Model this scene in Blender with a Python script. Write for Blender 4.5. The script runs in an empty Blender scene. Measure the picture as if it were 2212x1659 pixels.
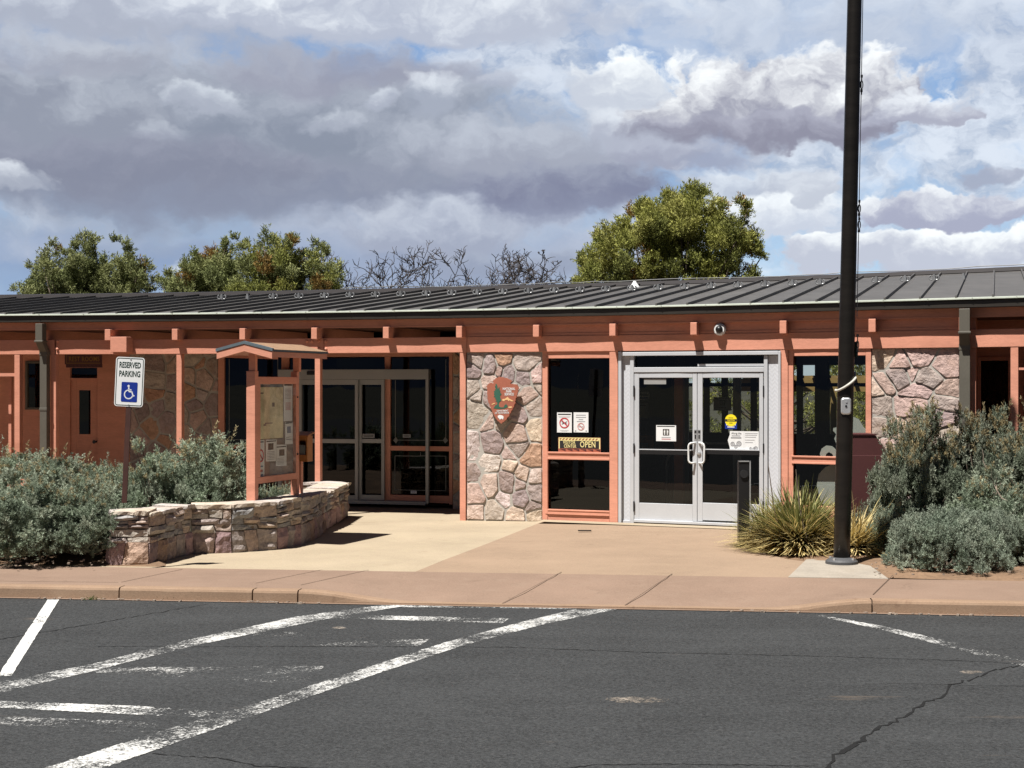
import bpy, bmesh, math, random
import numpy as np
from mathutils import Vector, Matrix, noise as mnoise

scene = bpy.context.scene
COL = scene.collection
R = math.radians

# ------------------------------------------------------------------ camera
F, CX, CY, H = 3323.0, 1106.0, 829.5, 2.0      # photo measured on a 2212 x 1659 grid, eye height 2 m
cam_d = bpy.data.cameras.new("camera"); cam = bpy.data.objects.new("camera", cam_d); COL.objects.link(cam)
cam.location = (0, 0, H); cam.rotation_euler = (R(90), 0, 0)
cam_d.sensor_width = 36.0; cam_d.lens = 36.0 * F / 2212.0
cam_d.clip_start = 0.1; cam_d.clip_end = 3000.0
scene.camera = cam

# ------------------------------------------------------------------ light and exposure
EXPO = 0.85
SKY_STRENGTH = 0.1
SUN_DIR = Vector((-0.777, -0.804, 2.45)).normalized()
SUN_STRENGTH = 5.0
scene.view_settings.view_transform = 'Standard'
scene.view_settings.look = 'None'
scene.view_settings.exposure = EXPO
scene.view_settings.gamma = 1.0
scene.view_settings.use_curve_mapping = False
scene.cycles.use_denoising = True
try:
    scene.cycles.denoiser = 'OPENIMAGEDENOISE'
    scene.cycles.denoising_input_passes = 'RGB_ALBEDO_NORMAL'
    scene.cycles.denoising_prefilter = 'NONE'
except Exception:
    pass
scene.cycles.max_bounces = 8
scene.cycles.diffuse_bounces = 2
scene.cycles.transparent_max_bounces = 16
scene.cycles.caustics_reflective = False
scene.cycles.caustics_refractive = False
scene.cycles.sample_clamp_indirect = 4.0

sun_d = bpy.data.lights.new("sun", 'SUN'); sun = bpy.data.objects.new("sun", sun_d); COL.objects.link(sun)
sun_d.energy = SUN_STRENGTH; sun_d.angle = R(0.5); sun_d.color = (1.0, 0.965, 0.91)
sun.rotation_euler = SUN_DIR.to_track_quat('Z', 'Y').to_euler()
sun.location = (-20, -20, 60)

# ------------------------------------------------------------------ node helpers
class NT:
    def __init__(s, tree):
        s.t = tree; s.n = tree.nodes; s.l = tree.links
    def node(s, typ, **kw):
        nd = s.n.new(typ)
        for k, v in kw.items(): setattr(nd, k, v)
        return nd
    def setin(s, sock, v):
        if isinstance(v, bpy.types.NodeSocket): s.l.new(v, sock)
        elif v is not None:
            try: sock.default_value = v
            except Exception:
                sock.default_value = (v[0], v[1], v[2], 1.0) if len(v) == 3 else v[:3]
    def m(s, op, a, b=None, c=None, clamp=False):
        nd = s.n.new('ShaderNodeMath'); nd.operation = op; nd.use_clamp = clamp
        s.setin(nd.inputs[0], a)
        if b is not None: s.setin(nd.inputs[1], b)
        if c is not None: s.setin(nd.inputs[2], c)
        return nd.outputs[0]
    def smooth(s, x, lo, hi, a=0.0, b=1.0):
        nd = s.n.new('ShaderNodeMapRange'); nd.interpolation_type = 'SMOOTHSTEP'
        s.setin(nd.inputs[0], x); nd.inputs[1].default_value = lo; nd.inputs[2].default_value = hi
        nd.inputs[3].default_value = a; nd.inputs[4].default_value = b
        return nd.outputs[0]
    def lin(s, x, lo, hi, a=0.0, b=1.0):
        nd = s.n.new('ShaderNodeMapRange')
        s.setin(nd.inputs[0], x); nd.inputs[1].default_value = lo; nd.inputs[2].default_value = hi
        nd.inputs[3].default_value = a; nd.inputs[4].default_value = b
        return nd.outputs[0]
    def mix(s, f, a, b, blend='MIX'):
        nd = s.n.new('ShaderNodeMix'); nd.data_type = 'RGBA'; nd.blend_type = blend; nd.clamp_factor = True
        s.setin(nd.inputs[0], f); s.setin(nd.inputs[6], a); s.setin(nd.inputs[7], b)
        return nd.outputs[2]
    def comb(s, x, y, z):
        nd = s.n.new('ShaderNodeCombineXYZ')
        s.setin(nd.inputs[0], x); s.setin(nd.inputs[1], y); s.setin(nd.inputs[2], z)
        return nd.outputs[0]
    def noise(s, vec, scale, detail=4, rough=0.55, dist=0.0, typ=None):
        nd = s.n.new('ShaderNodeTexNoise'); s.setin(nd.inputs['Vector'], vec)
        nd.inputs['Scale'].default_value = scale; nd.inputs['Detail'].default_value = detail
        nd.inputs['Roughness'].default_value = rough; nd.inputs['Distortion'].default_value = dist
        return nd.outputs[0]
    def vor(s, vec, scale, feature='F1', detail=0, rnd=1.0):
        nd = s.n.new('ShaderNodeTexVoronoi'); nd.feature = feature
        s.setin(nd.inputs['Vector'], vec); nd.inputs['Scale'].default_value = scale
        nd.inputs['Randomness'].default_value = rnd
        if 'Detail' in nd.inputs: nd.inputs['Detail'].default_value = detail
        return nd.outputs[0]

def rgb(r, g, b):                                  # sRGB 0-255 -> linear
    f = lambda c: (c / 255 / 12.92) if c / 255 <= 0.04045 else ((c / 255 + 0.055) / 1.055) ** 2.4
    return (f(r), f(g), f(b), 1.0)

# ------------------------------------------------------------------ sky with clouds, laid out by compass direction and elevation
def build_world():
    w = bpy.data.worlds.new("World"); scene.world = w; w.use_nodes = True
    t = NT(w.node_tree); t.n.clear()
    out = t.node('ShaderNodeOutputWorld'); bg = t.node('ShaderNodeBackground')
    bg.inputs[1].default_value = SKY_STRENGTH
    t.l.new(bg.outputs[0], out.inputs[0])
    sky = t.node('ShaderNodeTexSky', sky_type='NISHITA'); sky.sun_disc = False
    sky.sun_elevation = math.asin(SUN_DIR.z); sky.sun_rotation = math.atan2(SUN_DIR.x, SUN_DIR.y)
    sky.altitude = 2000; sky.air_density = 1.0; sky.dust_density = 0.6; sky.ozone_density = 1.2
    geo = t.node('ShaderNodeTexCoord')
    sep = t.node('ShaderNodeSeparateXYZ'); t.l.new(geo.outputs['Generated'], sep.inputs[0])
    x, y, z = sep.outputs
    hyp = t.m('SQRT', t.m('ADD', t.m('MULTIPLY', x, x), t.m('MULTIPLY', y, y)))
    az = t.m('ARCTAN2', x, y)                       # radians east of the view's centre line
    el = t.m('DIVIDE', z, t.m('MAXIMUM', hyp, 0.02))
    U0 = t.m('MULTIPLY', az, 10.0); V0 = t.m('MULTIPLY', el, 10.0)   # tenths of a radian
    base = t.comb(U0, t.m('MULTIPLY', V0, 1.35), 3.7)
    wnA = t.node('ShaderNodeTexNoise'); t.l.new(base, wnA.inputs['Vector'])
    wnA.inputs['Scale'].default_value = 1.5; wnA.inputs['Detail'].default_value = 5; wnA.inputs['Roughness'].default_value = 0.6
    ws = t.node('ShaderNodeSeparateColor'); t.l.new(wnA.outputs['Color'], ws.inputs[0])
    U = t.m('ADD', U0, t.m('MULTIPLY', t.m('SUBTRACT', ws.outputs[0], 0.5), 0.75))
    V = t.m('ADD', V0, t.m('MULTIPLY', t.m('SUBTRACT', ws.outputs[1], 0.5), 0.5))
    p2 = t.comb(U, t.m('MULTIPLY', V, 1.3), 1.2)
    n1 = t.noise(p2, 1.1, 7, 0.58)
    n2 = t.noise(p2, 3.4, 6, 0.6)
    bil = t.m('SUBTRACT', 0.62, t.vor(p2, 2.6, 'F1', 2.5))       # cauliflower lumps
    lump = t.m('ADD', t.m('MULTIPLY', t.m('SUBTRACT', n2, 0.5), 1.2), t.m('MULTIPLY', bil, 0.55))
    # relief: the same noise sampled a little towards the sun
    p3 = t.comb(t.m('ADD', U, 0.10), t.m('MULTIPLY', t.m('SUBTRACT', V, 0.10), 1.3), 1.2)
    n1b = t.noise(p3, 1.1, 7, 0.58)
    n2b = t.noise(t.comb(t.m('ADD', U, 0.035), t.m('MULTIPLY', t.m('SUBTRACT', V, 0.04), 1.3), 1.2), 3.4, 6, 0.6)
    relief = t.m('ADD', t.m('SUBTRACT', n1b, n1), t.m('MULTIPLY', t.m('SUBTRACT', n2b, n2), 0.9))
    K = 1.0 / (SKY_STRENGTH * 2 ** EXPO)
    def c(r, g, b): 
        q = rgb(r, g, b); return (q[0] * K, q[1] * K, q[2] * K, 1.0)
    # blue background
    blue = t.mix(t.smooth(V0, 0.3, 3.0), c(168, 190, 216), c(112, 146, 194))
    sk = t.mix(0.3, blue, sky.outputs[0])
    acc = sk
    # high thin veil of broken white
    veil = t.m('MULTIPLY', t.smooth(n1, 0.36, 0.56), t.smooth(n2, 0.22, 0.5, 0.55, 1.0))
    acc = t.mix(t.m('MULTIPLY', veil, 0.92), acc, t.mix(t.smooth(n2, 0.3, 0.65), c(176, 184, 202), c(226, 230, 240)))
    def px(px_, py_):
        a = math.atan((px_ - CX) / F); return a * 10.0, (830.0 - py_) / F * math.cos(a) * 10.0
    def cloud(cx, cy, rx, up, dn, top, bot, amp=0.55, soft=0.10, op=1.0, shade=0.9, bias=0.0):
        nonlocal acc
        u0, v0 = px(cx, cy); ru = rx / F * 10; vu = up / F * 10; vd = dn / F * 10
        du = t.m('DIVIDE', t.m('SUBTRACT', U, u0), ru)
        dv0 = t.m('SUBTRACT', V, v0)
        dv = t.m('ADD', t.m('DIVIDE', t.m('MAXIMUM', dv0, 0.0), vu), t.m('DIVIDE', t.m('MINIMUM', dv0, 0.0), vd))
        d = t.m('SQRT', t.m('ADD', t.m('MULTIPLY', du, du), t.m('MULTIPLY', dv, dv)))
        val = t.m('ADD', t.m('SUBTRACT', 1.0, d), t.m('MULTIPLY', lump, amp))
        mask = t.m('MULTIPLY', t.smooth(val, -soft, soft * 1.6), op)
        h = t.m('ADD', t.m('ADD', dv, bias), t.m('ADD', t.m('MULTIPLY', lump, shade), t.m('MULTIPLY', relief, 2.3)))
        colr = t.mix(t.smooth(h, -0.55, 0.95), bot, top)
        acc = t.mix(mask, acc, colr)
    W = c(242, 244, 248); W2 = c(226, 229, 237); G0 = c(148, 154, 170); G1 = c(164, 168, 184); G2 = c(180, 184, 198); VG = c(142, 145, 163)
    # broad sheets
    cloud(260, 30, 720, 160, 100, c(224, 227, 235), c(178, 182, 197), 0.7, 0.35, 0.97, 1.3)
    cloud(900, 40, 700, 150, 70, c(242, 244, 249), c(190, 194, 209), 0.75, 0.25, 0.95, 1.3)
    cloud(480, 300, 900, 210, 200, c(180, 184, 197), G0, 0.4, 0.2, 1.0, 1.25)
    cloud(170, 240, 240, 90, 140, c(192, 196, 207), c(156, 160, 175), 0.8, 0.2, 0.9, 1.6)
    cloud(120, 130, 260, 70, 50, c(200, 203, 213), c(170, 172, 186), 0.8, 0.3, 0.8)
    cloud(760, 150, 330, 60, 60, c(176, 178, 192), c(160, 161, 178), 0.7, 0.3, 0.8)
    cloud(560, 410, 820, 80, 85, c(158, 162, 178), c(147, 152, 171), 0.25, 0.35, 0.95, 0.4)
    cloud(330, 350, 420, 60, 70, c(160, 162, 178), VG, 0.6, 0.3, 0.8, 0.6)
    cloud(30, 390, 110, 45, 30, c(222, 225, 233), c(176, 180, 194), 0.7, 0.15, 0.9)
    cloud(250, 560, 700, 95, 140, c(158, 168, 190), c(146, 164, 196), 0.2, 0.45, 0.9, 0.3)
    cloud(60, 560, 150, 40, 20, c(196, 201, 216), c(172, 182, 203), 0.7, 0.4, 0.7)
    cloud(400, 590, 60, 30, 20, c(222, 228, 238), c(200, 206, 220), 0.6, 0.2, 0.9)
    cloud(440, 215, 80, 38, 36, c(214, 218, 227), c(178, 182, 196), 0.8, 0.16, 0.9, 1.2)
    cloud(340, 285, 70, 30, 30, c(196, 200, 211), c(172, 175, 190), 0.7, 0.3, 0.6)
    # middle
    cloud(1160, 330, 330, 90, 90, c(196, 200, 212), c(170, 173, 188), 0.6, 0.25, 0.9)
    cloud(1220, 410, 300, 60, 70, c(166, 170, 187), c(138, 141, 164), 0.5, 0.18, 0.95, 0.6)
    cloud(1000, 560, 420, 120, 140, c(176, 183, 203), c(160, 170, 194), 0.25, 0.4, 0.9, 0.4)
    cloud(930, 510, 250, 85, 60, c(206, 210, 222), c(170, 175, 193), 0.5, 0.22, 0.9, 0.8)
    cloud(1080, 560, 300, 30, 50, c(180, 186, 202), c(160, 167, 187), 0.6, 0.3, 0.85)
    cloud(935, 215, 82, 60, 60, c(228, 231, 239), c(172, 177, 192), 0.7, 0.2, 0.95, 1.1)
    cloud(808, 222, 40, 26, 24, c(214, 218, 228), c(180, 184, 199), 0.7, 0.25, 0.8)
    cloud(715, 262, 80, 30, 26, c(208, 212, 222), c(178, 182, 196), 0.8, 0.3, 0.8)
    cloud(1100, 190, 60, 34, 26, c(204, 207, 219), c(178, 182, 198), 0.7, 0.25, 0.7)
    # right side cumulus
    cloud(1800, 60, 560, 150, 110, c(226, 230, 239), c(196, 203, 219), 0.7, 0.4, 0.75, 1.1)
    cloud(1330, 190, 130, 80, 80, c(250, 251, 253), c(204, 208, 220), 0.7, 0.08, 1.0, 0.9)
    cloud(1380, 280, 180, 60, 70, c(226, 229, 237), c(184, 187, 202), 0.6, 0.2, 0.9)
    cloud(1720, 230, 390, 135, 90, c(252, 252, 254), c(160, 160, 177), 0.62, 0.07, 1.0, 1.0)
    cloud(1650, 275, 330, 40, 48, c(182, 182, 197), c(152, 151, 168), 0.5, 0.2, 0.9, 0.5)
    cloud(2000, 230, 130, 60, 50, c(240, 242, 248), c(180, 181, 197), 0.95, 0.09, 0.9, 1.0)
    cloud(1480, 335, 200, 40, 45, c(194, 197, 211), c(168, 170, 188), 0.6, 0.25, 0.85)
    cloud(1640, 400, 190, 60, 70, c(232, 235, 242), c(190, 194, 208), 0.7, 0.18, 0.9)
    cloud(1640, 480, 260, 70, 60, c(244, 246, 250), c(206, 210, 223), 0.7, 0.12, 0.95, 1.0)
    cloud(2030, 460, 190, 60, 50, c(246, 247, 250), c(176, 178, 198), 0.65, 0.06, 1.0, 1.1)
    cloud(1960, 540, 330, 45, 60, c(250, 251, 253), c(198, 201, 215), 0.7, 0.07, 1.0, 1.1)
    cloud(2130, 385, 60, 26, 26, c(196, 199, 213), c(172, 176, 194), 0.7, 0.15, 0.8)
    cloud(1760, 400, 46, 50, 46, c(226, 229, 237), c(196, 200, 213), 0.6, 0.12, 0.9)
    # broken cloud out of view, dimmed overhead and behind to deepen the shade
    hi = t.smooth(V0, 2.9, 6.5)
    over = t.mix(t.smooth(n1, 0.35, 0.6), c(40, 56, 92), c(84, 90, 106))
    acc = t.mix(hi, acc, over)
    beh = t.smooth(t.m('ABSOLUTE', U0), 5.0, 9.0)
    acc = t.mix(t.m('MULTIPLY', beh, 0.92), acc, over)
    low = t.smooth(V0, -0.6, 0.0)
    acc = t.mix(low, c(120, 110, 100), acc)
    gm = t.node('ShaderNodeGamma'); gm.inputs[1].default_value = 1.14
    dv = t.node('ShaderNodeVectorMath', operation='SCALE'); t.l.new(acc, dv.inputs[0]); dv.inputs['Scale'].default_value = 1 / K; t.l.new(dv.outputs[0], gm.inputs[0])
    ml = t.node('ShaderNodeVectorMath', operation='MULTIPLY'); t.l.new(gm.outputs[0], ml.inputs[0]); ml.inputs[1].default_value = (1.06 * K, 1.095 * K, 1.09 * K)
    t.l.new(ml.outputs[0], bg.inputs[0])
    try: w.cycles.sampling_method = 'MANUAL'; w.cycles.sample_map_resolution = 512
    except Exception: pass
build_world()
# ------------------------------------------------------------------ geometry helpers
def P(px, py, Y): return Vector(((px - CX) / F * Y, Y, H - (py - CY) / F * Y))
def G(px, py, z=0.0):
    Y = (H - z) * F / (py - CY); return Vector(((px - CX) / F * Y, Y, z))

# the facade is a gently bowed line in plan; (t, o, z) = along it, outwards from the beam's face, height
TH = R(17.5); E = Vector((math.cos(TH), -math.sin(TH))); N = Vector((-math.sin(TH), -math.cos(TH)))
_qx = np.array([0, 200, 450, 850, 993, 1207, 1700, 1884, 2209.]); _qy = np.array([151.2, 152.5, 154.1, 160, 160.5, 165.4, 178.4, 181.4, 190.1])
_qp = np.polyfit(_qx, _qy, 2); _q15 = np.polyval(_qp, 1500.)
_pts = []
for _x in np.linspace(0, 2209, 12):
    _Y = 21.78 * _q15 / np.polyval(_qp, _x); _pts.append(((_x - CX) / F * _Y, _Y))
_pts = np.array(_pts); ORG = Vector((0.0, float(np.interp(0, _pts[:, 0], _pts[:, 1]))))
_tt = (_pts - np.array(ORG)) @ np.array(E); _dd = (_pts - np.array(ORG)) @ np.array(N)
_bp = np.polyfit(_tt, _dd, 2)
def bow(t):
    if t < -9.5: return float(np.polyval(_bp, -9.5) + np.polyval(np.polyder(_bp), -9.5) * (t + 9.5))
    if t > 8.5: return float(np.polyval(_bp, 8.5) + np.polyval(np.polyder(_bp), 8.5) * (t - 8.5))
    return float(np.polyval(_bp, t))
def W(t, o, z):
    q = ORG + E * t + N * (o + bow(t)); return Vector((q.x, q.y, z))
def T(px, o=0.0):
    lo, hi = -30.0, 30.0
    for _ in range(50):
        m = (lo + hi) / 2; q = W(m, o, 0)
        if q.x / q.y * F + CX < px: lo = m
        else: hi = m
    return (lo + hi) / 2
def Z(py, t, o=0.0): return H + (CY - py) / F * W(t, o, 0).y
def FM(t, o, z):                                   # frame on the facade: x along, y up, z outwards
    q = W(t, o, z); e2 = (W(t + .05, o, z) - W(t - .05, o, z)).normalized(); up = Vector((0, 0, 1)); n2 = e2.cross(up)
    return Matrix(((e2.x, up.x, n2.x, q.x), (e2.y, up.y, n2.y, q.y), (e2.z, up.z, n2.z, q.z), (0, 0, 0, 1)))

class MB:
    def __init__(s): s.v = []; s.f = []; s.mi = []; s.c = []; s.cur = 0; s.col = (1, 1, 1, 1); s.usecol = False
    def add(s, vs, fs, mi=None, col=None):
        b = len(s.v); s.v += [tuple(q) for q in vs]
        for f in fs:
            s.f.append([b + i for i in f]); s.mi.append(s.cur if mi is None else mi)
            s.c.append(s.col if col is None else col)
        if col is not None: s.usecol = True
    def hexa(s, p, mi=None, col=None):            # 8 points: bottom ring 0-3, top ring 4-7
        s.add(p, [(3, 2, 1, 0), (4, 5, 6, 7), (0, 1, 5, 4), (1, 2, 6, 5), (2, 3, 7, 6), (3, 0, 4, 7)], mi, col)
    def box(s, c, d, M=None, mi=None, col=None):
        p = [Vector((c[0] + sx * d[0] / 2, c[1] + sy * d[1] / 2, c[2] + sz * d[2] / 2)) for sz in (-1, 1) for sx, sy in ((-1, -1), (1, -1), (1, 1), (-1, 1))]
        if M is not None: p = [M @ q for q in p]
        s.hexa(p, mi, col)
    def fb(s, t0, t1, o0, o1, z0, z1, mi=None, col=None, step=0.9):   # box in facade space, follows the bow
        if t1 < t0: t0, t1 = t1, t0
        if o1 < o0: o0, o1 = o1, o0
        if z1 < z0: z0, z1 = z1, z0
        n = max(1, int(math.ceil((t1 - t0) / step)))
        vs = []
        for i in range(n + 1):
            t = t0 + (t1 - t0) * i / n
            vs += [W(t, o1, z0), W(t, o0, z0), W(t, o0, z1), W(t, o1, z1)]
        fs = [(3, 2, 1, 0), tuple(4 * n + k for k in (0, 1, 2, 3))]
        for i in range(n):
            a = 4 * i; b = a + 4
            for k in range(4):
                k2 = (k + 1) % 4; fs.append((a + k, a + k2, b + k2, b + k))
        s.add(vs, fs, mi, col)
    def fp(s, x0, x1, y0, y1, o1, depth, **k):    # the same from photo measures of its front face
        t0, t1 = T(x0, o1), T(x1, o1); tm = (t0 + t1) / 2
        s.fb(t0, t1, o1 - depth, o1, Z(y1, tm, o1), Z(y0, tm, o1), **k)
    def tube(s, pts, r, n=8, mi=None, col=None, caps=True):
        pts = [Vector(p) for p in pts]; rs = r if isinstance(r, (list, tuple)) else [r] * len(pts)
        vs = []; prev = None
        for i, p in enumerate(pts):
            d = (pts[min(i + 1, len(pts) - 1)] - pts[max(i - 1, 0)])
            d = d.normalized() if d.length > 1e-9 else Vector((0, 0, 1))
            if prev is None:
                a = d.orthogonal().normalized()
            else:
                a = prev - d * prev.dot(d)
                a = a.normalized() if a.length > 1e-6 else d.orthogonal().normalized()
            prev = a; b = d.cross(a)
            for k in range(n):
                an = 2 * math.pi * k / n; vs.append(p + (a * math.cos(an) + b * math.sin(an)) * rs[i])
        fs = []
        for i in range(len(pts) - 1):
            for k in range(n):
                k2 = (k + 1) % n; fs.append((i * n + k, i * n + k2, (i + 1) * n + k2, (i + 1) * n + k))
        if caps: fs += [tuple(reversed(range(n))), tuple((len(pts) - 1) * n + k for k in range(n))]
        s.add(vs, fs, mi, col)
    def prism(s, poly, depth, M=None, mi=None, col=None):   # polygon in xy, extruded -depth in z
        n = len(poly); vs = [Vector((p[0], p[1], 0)) for p in poly] + [Vector((p[0], p[1], -depth)) for p in poly]
        if M is not None: vs = [M @ q for q in vs]
        s.add(vs, [tuple(range(n)), tuple(reversed(range(n, 2 * n)))] + [(i + n, (i + 1) % n + n, (i + 1) % n, i) for i in range(n)], mi, col)
    def mesh(s, name, mats, smooth=False):
        me = bpy.data.meshes.new(name); me.from_pydata(s.v, [], s.f)
        for m in (mats if isinstance(mats, (list, tuple)) else [mats]): me.materials.append(m)
        me.polygons.foreach_set('material_index', s.mi)
        if smooth: me.polygons.foreach_set('use_smooth', [True] * len(me.polygons))
        if s.usecol:
            at = me.attributes.new('Col', 'FLOAT_COLOR', 'CORNER')
            buf = []
            for f, c in zip(s.f, s.c): buf += list(c) * len(f)
            at.data.foreach_set('color', buf)
        me.update(); return me
    def build(s, name, mats, parent=None, smooth=False, bevel=0.0, fix=True):
        me = s.mesh(name, mats, smooth)
        if fix:
            bm = bmesh.new(); bm.from_mesh(me); bmesh.ops.recalc_face_normals(bm, faces=bm.faces); bm.to_mesh(me); bm.free()
        return link(name, me, parent, bevel)

def link(name, me, parent=None, bevel=0.0):
    o = bpy.data.objects.new(name, me); COL.objects.link(o)
    if parent is not None:
        o.parent = parent
        root = parent
        while root.parent is not None: root = root.parent
        if parent is root: o.matrix_parent_inverse = root.matrix_basis.inverted()
        else: o.matrix_parent_inverse = Matrix.Identity(4)
    if bevel > 0:
        b = o.modifiers.new('bevel', 'BEVEL'); b.width = bevel; b.segments = 2; b.limit_method = 'ANGLE'; b.angle_limit = R(40)
    return o
def tag(o, label=None, cat=None, group=None, kind=None):
    if label: o['label'] = label
    if cat: o['category'] = cat
    if group: o['group'] = group
    if kind: o['kind'] = kind
    return o
def thing(name, loc, label, cat, group=None):
    o = bpy.data.objects.new(name, None); COL.objects.link(o); o.location = loc; o.empty_display_size = 0.1
    return tag(o, label, cat, group)
def structure(mb, name, mats, **k):
    o = mb.build(name, mats, **k); o['kind'] = 'structure'; return o
def copy_tree(o, parent=None):
    c = o.copy(); COL.objects.link(c)
    if parent is not None: c.parent = parent
    for ch in [q for q in COL.objects if q.parent == o]: copy_tree(ch, c)
    return c

def text_mesh(body, size, xs=1.0, off=0.0, ext=0.001, align='CENTER', spacing=1.0, lead=1.0):
    cu = bpy.data.curves.new('lettering', 'FONT'); cu.body = body; cu.size = size; cu.extrude = ext; cu.offset = off
    cu.align_x = align; cu.align_y = 'CENTER'; cu.space_character = spacing; cu.space_line = lead; cu.resolution_u = 3
    tmp = bpy.data.objects.new('lettering_tmp', cu); COL.objects.link(tmp)
    bpy.context.view_layer.update()
    me = bpy.data.meshes.new_from_object(tmp.evaluated_get(bpy.context.evaluated_depsgraph_get()))
    bpy.data.objects.remove(tmp); bpy.data.curves.remove(cu)
    me.transform(Matrix.Diagonal((xs, 1, 1, 1)))
    return me
def text(name, body, M, mat, parent, size, **k):
    me = text_mesh(body, size, **k); me.transform(M); me.materials.clear(); me.materials.append(mat); me.name = name
    return link(name, me, parent)

# quads by the ten thousand
def leaf_mesh(name, c, ax, sd, cols, mat, taper=0.35):
    n = len(c); v = np.empty((n, 4, 3))
    v[:, 0] = c - sd; v[:, 1] = c + sd; v[:, 2] = c + ax + sd * taper; v[:, 3] = c + ax - sd * taper
    me = bpy.data.meshes.new(name); me.vertices.add(4 * n); me.vertices.foreach_set('co', v.reshape(-1))
    me.loops.add(4 * n); me.loops.foreach_set('vertex_index', np.arange(4 * n, dtype=np.int32))
    me.polygons.add(n); me.polygons.foreach_set('loop_start', np.arange(0, 4 * n, 4, dtype=np.int32))
    try: me.polygons.foreach_set('loop_total', np.full(n, 4, dtype=np.int32))
    except Exception: pass
    me.update(calc_edges=True)
    at = me.attributes.new('Col', 'FLOAT_COLOR', 'CORNER')
    cc = np.ones((n, 4, 4)); cc[:, :, :3] = cols[:, None, :]
    at.data.foreach_set('color', cc.reshape(-1)); me.materials.append(mat); me.validate(); return me
def unit(a): return a / np.maximum(np.linalg.norm(a, axis=-1, keepdims=True), 1e-9)
# ------------------------------------------------------------------ materials
def newmat(name):
    m = bpy.data.materials.new(name); m.use_nodes = True
    t = NT(m.node_tree); b = t.n['Principled BSDF']; return m, t, b
def wpos(t): return t.node('ShaderNodeNewGeometry').outputs['Position']
def bumpn(t, b, h, strength, dist=0.01):
    bp = t.node('ShaderNodeBump'); bp.inputs['Strength'].default_value = strength; bp.inputs['Distance'].default_value = dist
    t.l.new(h, bp.inputs['Height']); t.l.new(bp.outputs[0], b.inputs['Normal'])
def surf(name, col, rough=0.6, var=0.15, vs=3.0, fine=0.08, fs=40.0, bump=0.15, bs=60.0, metal=0.0, spec=0.4, stretch=(1, 1, 1), dirt=None, dirt_amt=0.3):
    m, t, b = newmat(name); p = wpos(t)
    mp = t.node('ShaderNodeMapping'); t.l.new(p, mp.inputs[0]); mp.inputs['Scale'].default_value = stretch; q = mp.outputs[0]
    a = t.noise(q, vs, 5, 0.6); f = t.noise(q, fs, 3, 0.6)
    k = t.m('ADD', t.lin(a, 0.3, 0.7, 1 - var, 1 + var), t.lin(f, 0.3, 0.7, -fine, fine))
    vm = t.node('ShaderNodeVectorMath', operation='SCALE'); vm.inputs[0].default_value = col[:3]; t.l.new(k, vm.inputs['Scale'])
    c = vm.outputs[0]
    if dirt is not None:
        d = t.smooth(t.noise(q, vs * 0.7 + 0.3, 6, 0.65), 0.5, 0.72, 0.0, dirt_amt); c = t.mix(d, c, dirt)
    t.l.new(c, b.inputs['Base Color']); b.inputs['Roughness'].default_value = rough; b.inputs['Metallic'].default_value = metal
    b.inputs['Specular IOR Level'].default_value = spec
    if bump > 0: bumpn(t, b, t.noise(q, bs, 4, 0.6), bump, 0.004)
    return m
AL = 0.90                                            # all paints and stones share one scale, matched to the exposure
def lin3(r, g, b): return (r * AL, g * AL, b * AL, 1.0)
M = {}
M['pink'] = surf('pink_painted_timber', lin3(.67, .298, .203), .62, .09, 1.5, .08, 26, .3, 60, stretch=(.5, .5, 2.2), dirt=lin3(.43, .175, .11), dirt_amt=.45)
M['pink_side'] = M['pink']
M['maroon'] = surf('maroon_paint', lin3(.085, .03, .03), .45, .08, 2, .04, 30, .1, 80)
M['soffit'] = surf('darkened_soffit_boards', lin3(.10, .045, .03), .8, .1, 2, .05, 30, .1, 60)  # soffit colour darkened to deepen the shade in the porch
M['etch'] = surf('etched_line', lin3(.20, .20, .19), .7, .1, 3, .05, 30, 0)
M['brown_metal'] = surf('dark_bronze_metal', lin3(.032, .027, .022), .42, .12, 2, .05, 40, .06, 60, metal=.0, spec=.5)
M['downspout'] = surf('grey_bronze_downspout', lin3(.115, .105, .085), .5, .1, 2, .05, 40, .05, 60)
M['drip'] = surf('pale_drip_edge', lin3(.42, .45, .38), .45, .12, 3, .08, 30, .05, 60)
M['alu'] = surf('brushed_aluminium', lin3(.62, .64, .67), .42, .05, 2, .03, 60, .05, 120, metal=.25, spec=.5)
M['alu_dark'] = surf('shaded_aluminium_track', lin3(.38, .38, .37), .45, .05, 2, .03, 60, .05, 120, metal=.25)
M['guard'] = surf('weathered_zinc', lin3(.30, .305, .31), .45, .25, 8, .05, 60, .05, 120, metal=.5)
M['steel'] = surf('galvanised_steel', lin3(.62, .63, .64), .35, .12, 8, .05, 60, .05, 120, metal=.6)
M['black'] = surf('black_enamel', lin3(.012, .012, .013), .4, .1, 3, .05, 40, .04, 80)
M['white'] = surf('white_paint', lin3(.80, .81, .80), .5, .03, 3, .02, 40, .03, 80)
M['paper'] = surf('white_paper', lin3(.76, .77, .77), .7, .03, 3, .02, 40, 0)
M['ink'] = surf('black_ink', lin3(.02, .02, .02), .6, .05, 3, .02, 40, 0)
M['grey_ink'] = surf('grey_ink', lin3(.30, .30, .31), .7, .05, 3, .02, 40, 0)
M['red_ink'] = surf('red_ink', lin3(.50, .03, .04), .6, .05, 3, .02, 40, 0)
M['yellow'] = surf('yellow_sticker', lin3(.86, .70, .02), .5, .03, 3, .02, 40, 0)
M['cream_text'] = surf('cream_lettering', lin3(.80, .70, .32), .55, .05, 3, .02, 40, 0)
M['dim_text'] = surf('ochre_lettering', lin3(.30, .17, .03), .6, .08, 3, .02, 40, 0)
M['blue'] = surf('sign_blue', lin3(.012, .035, .27), .4, .03, 3, .02, 40, 0)
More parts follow.
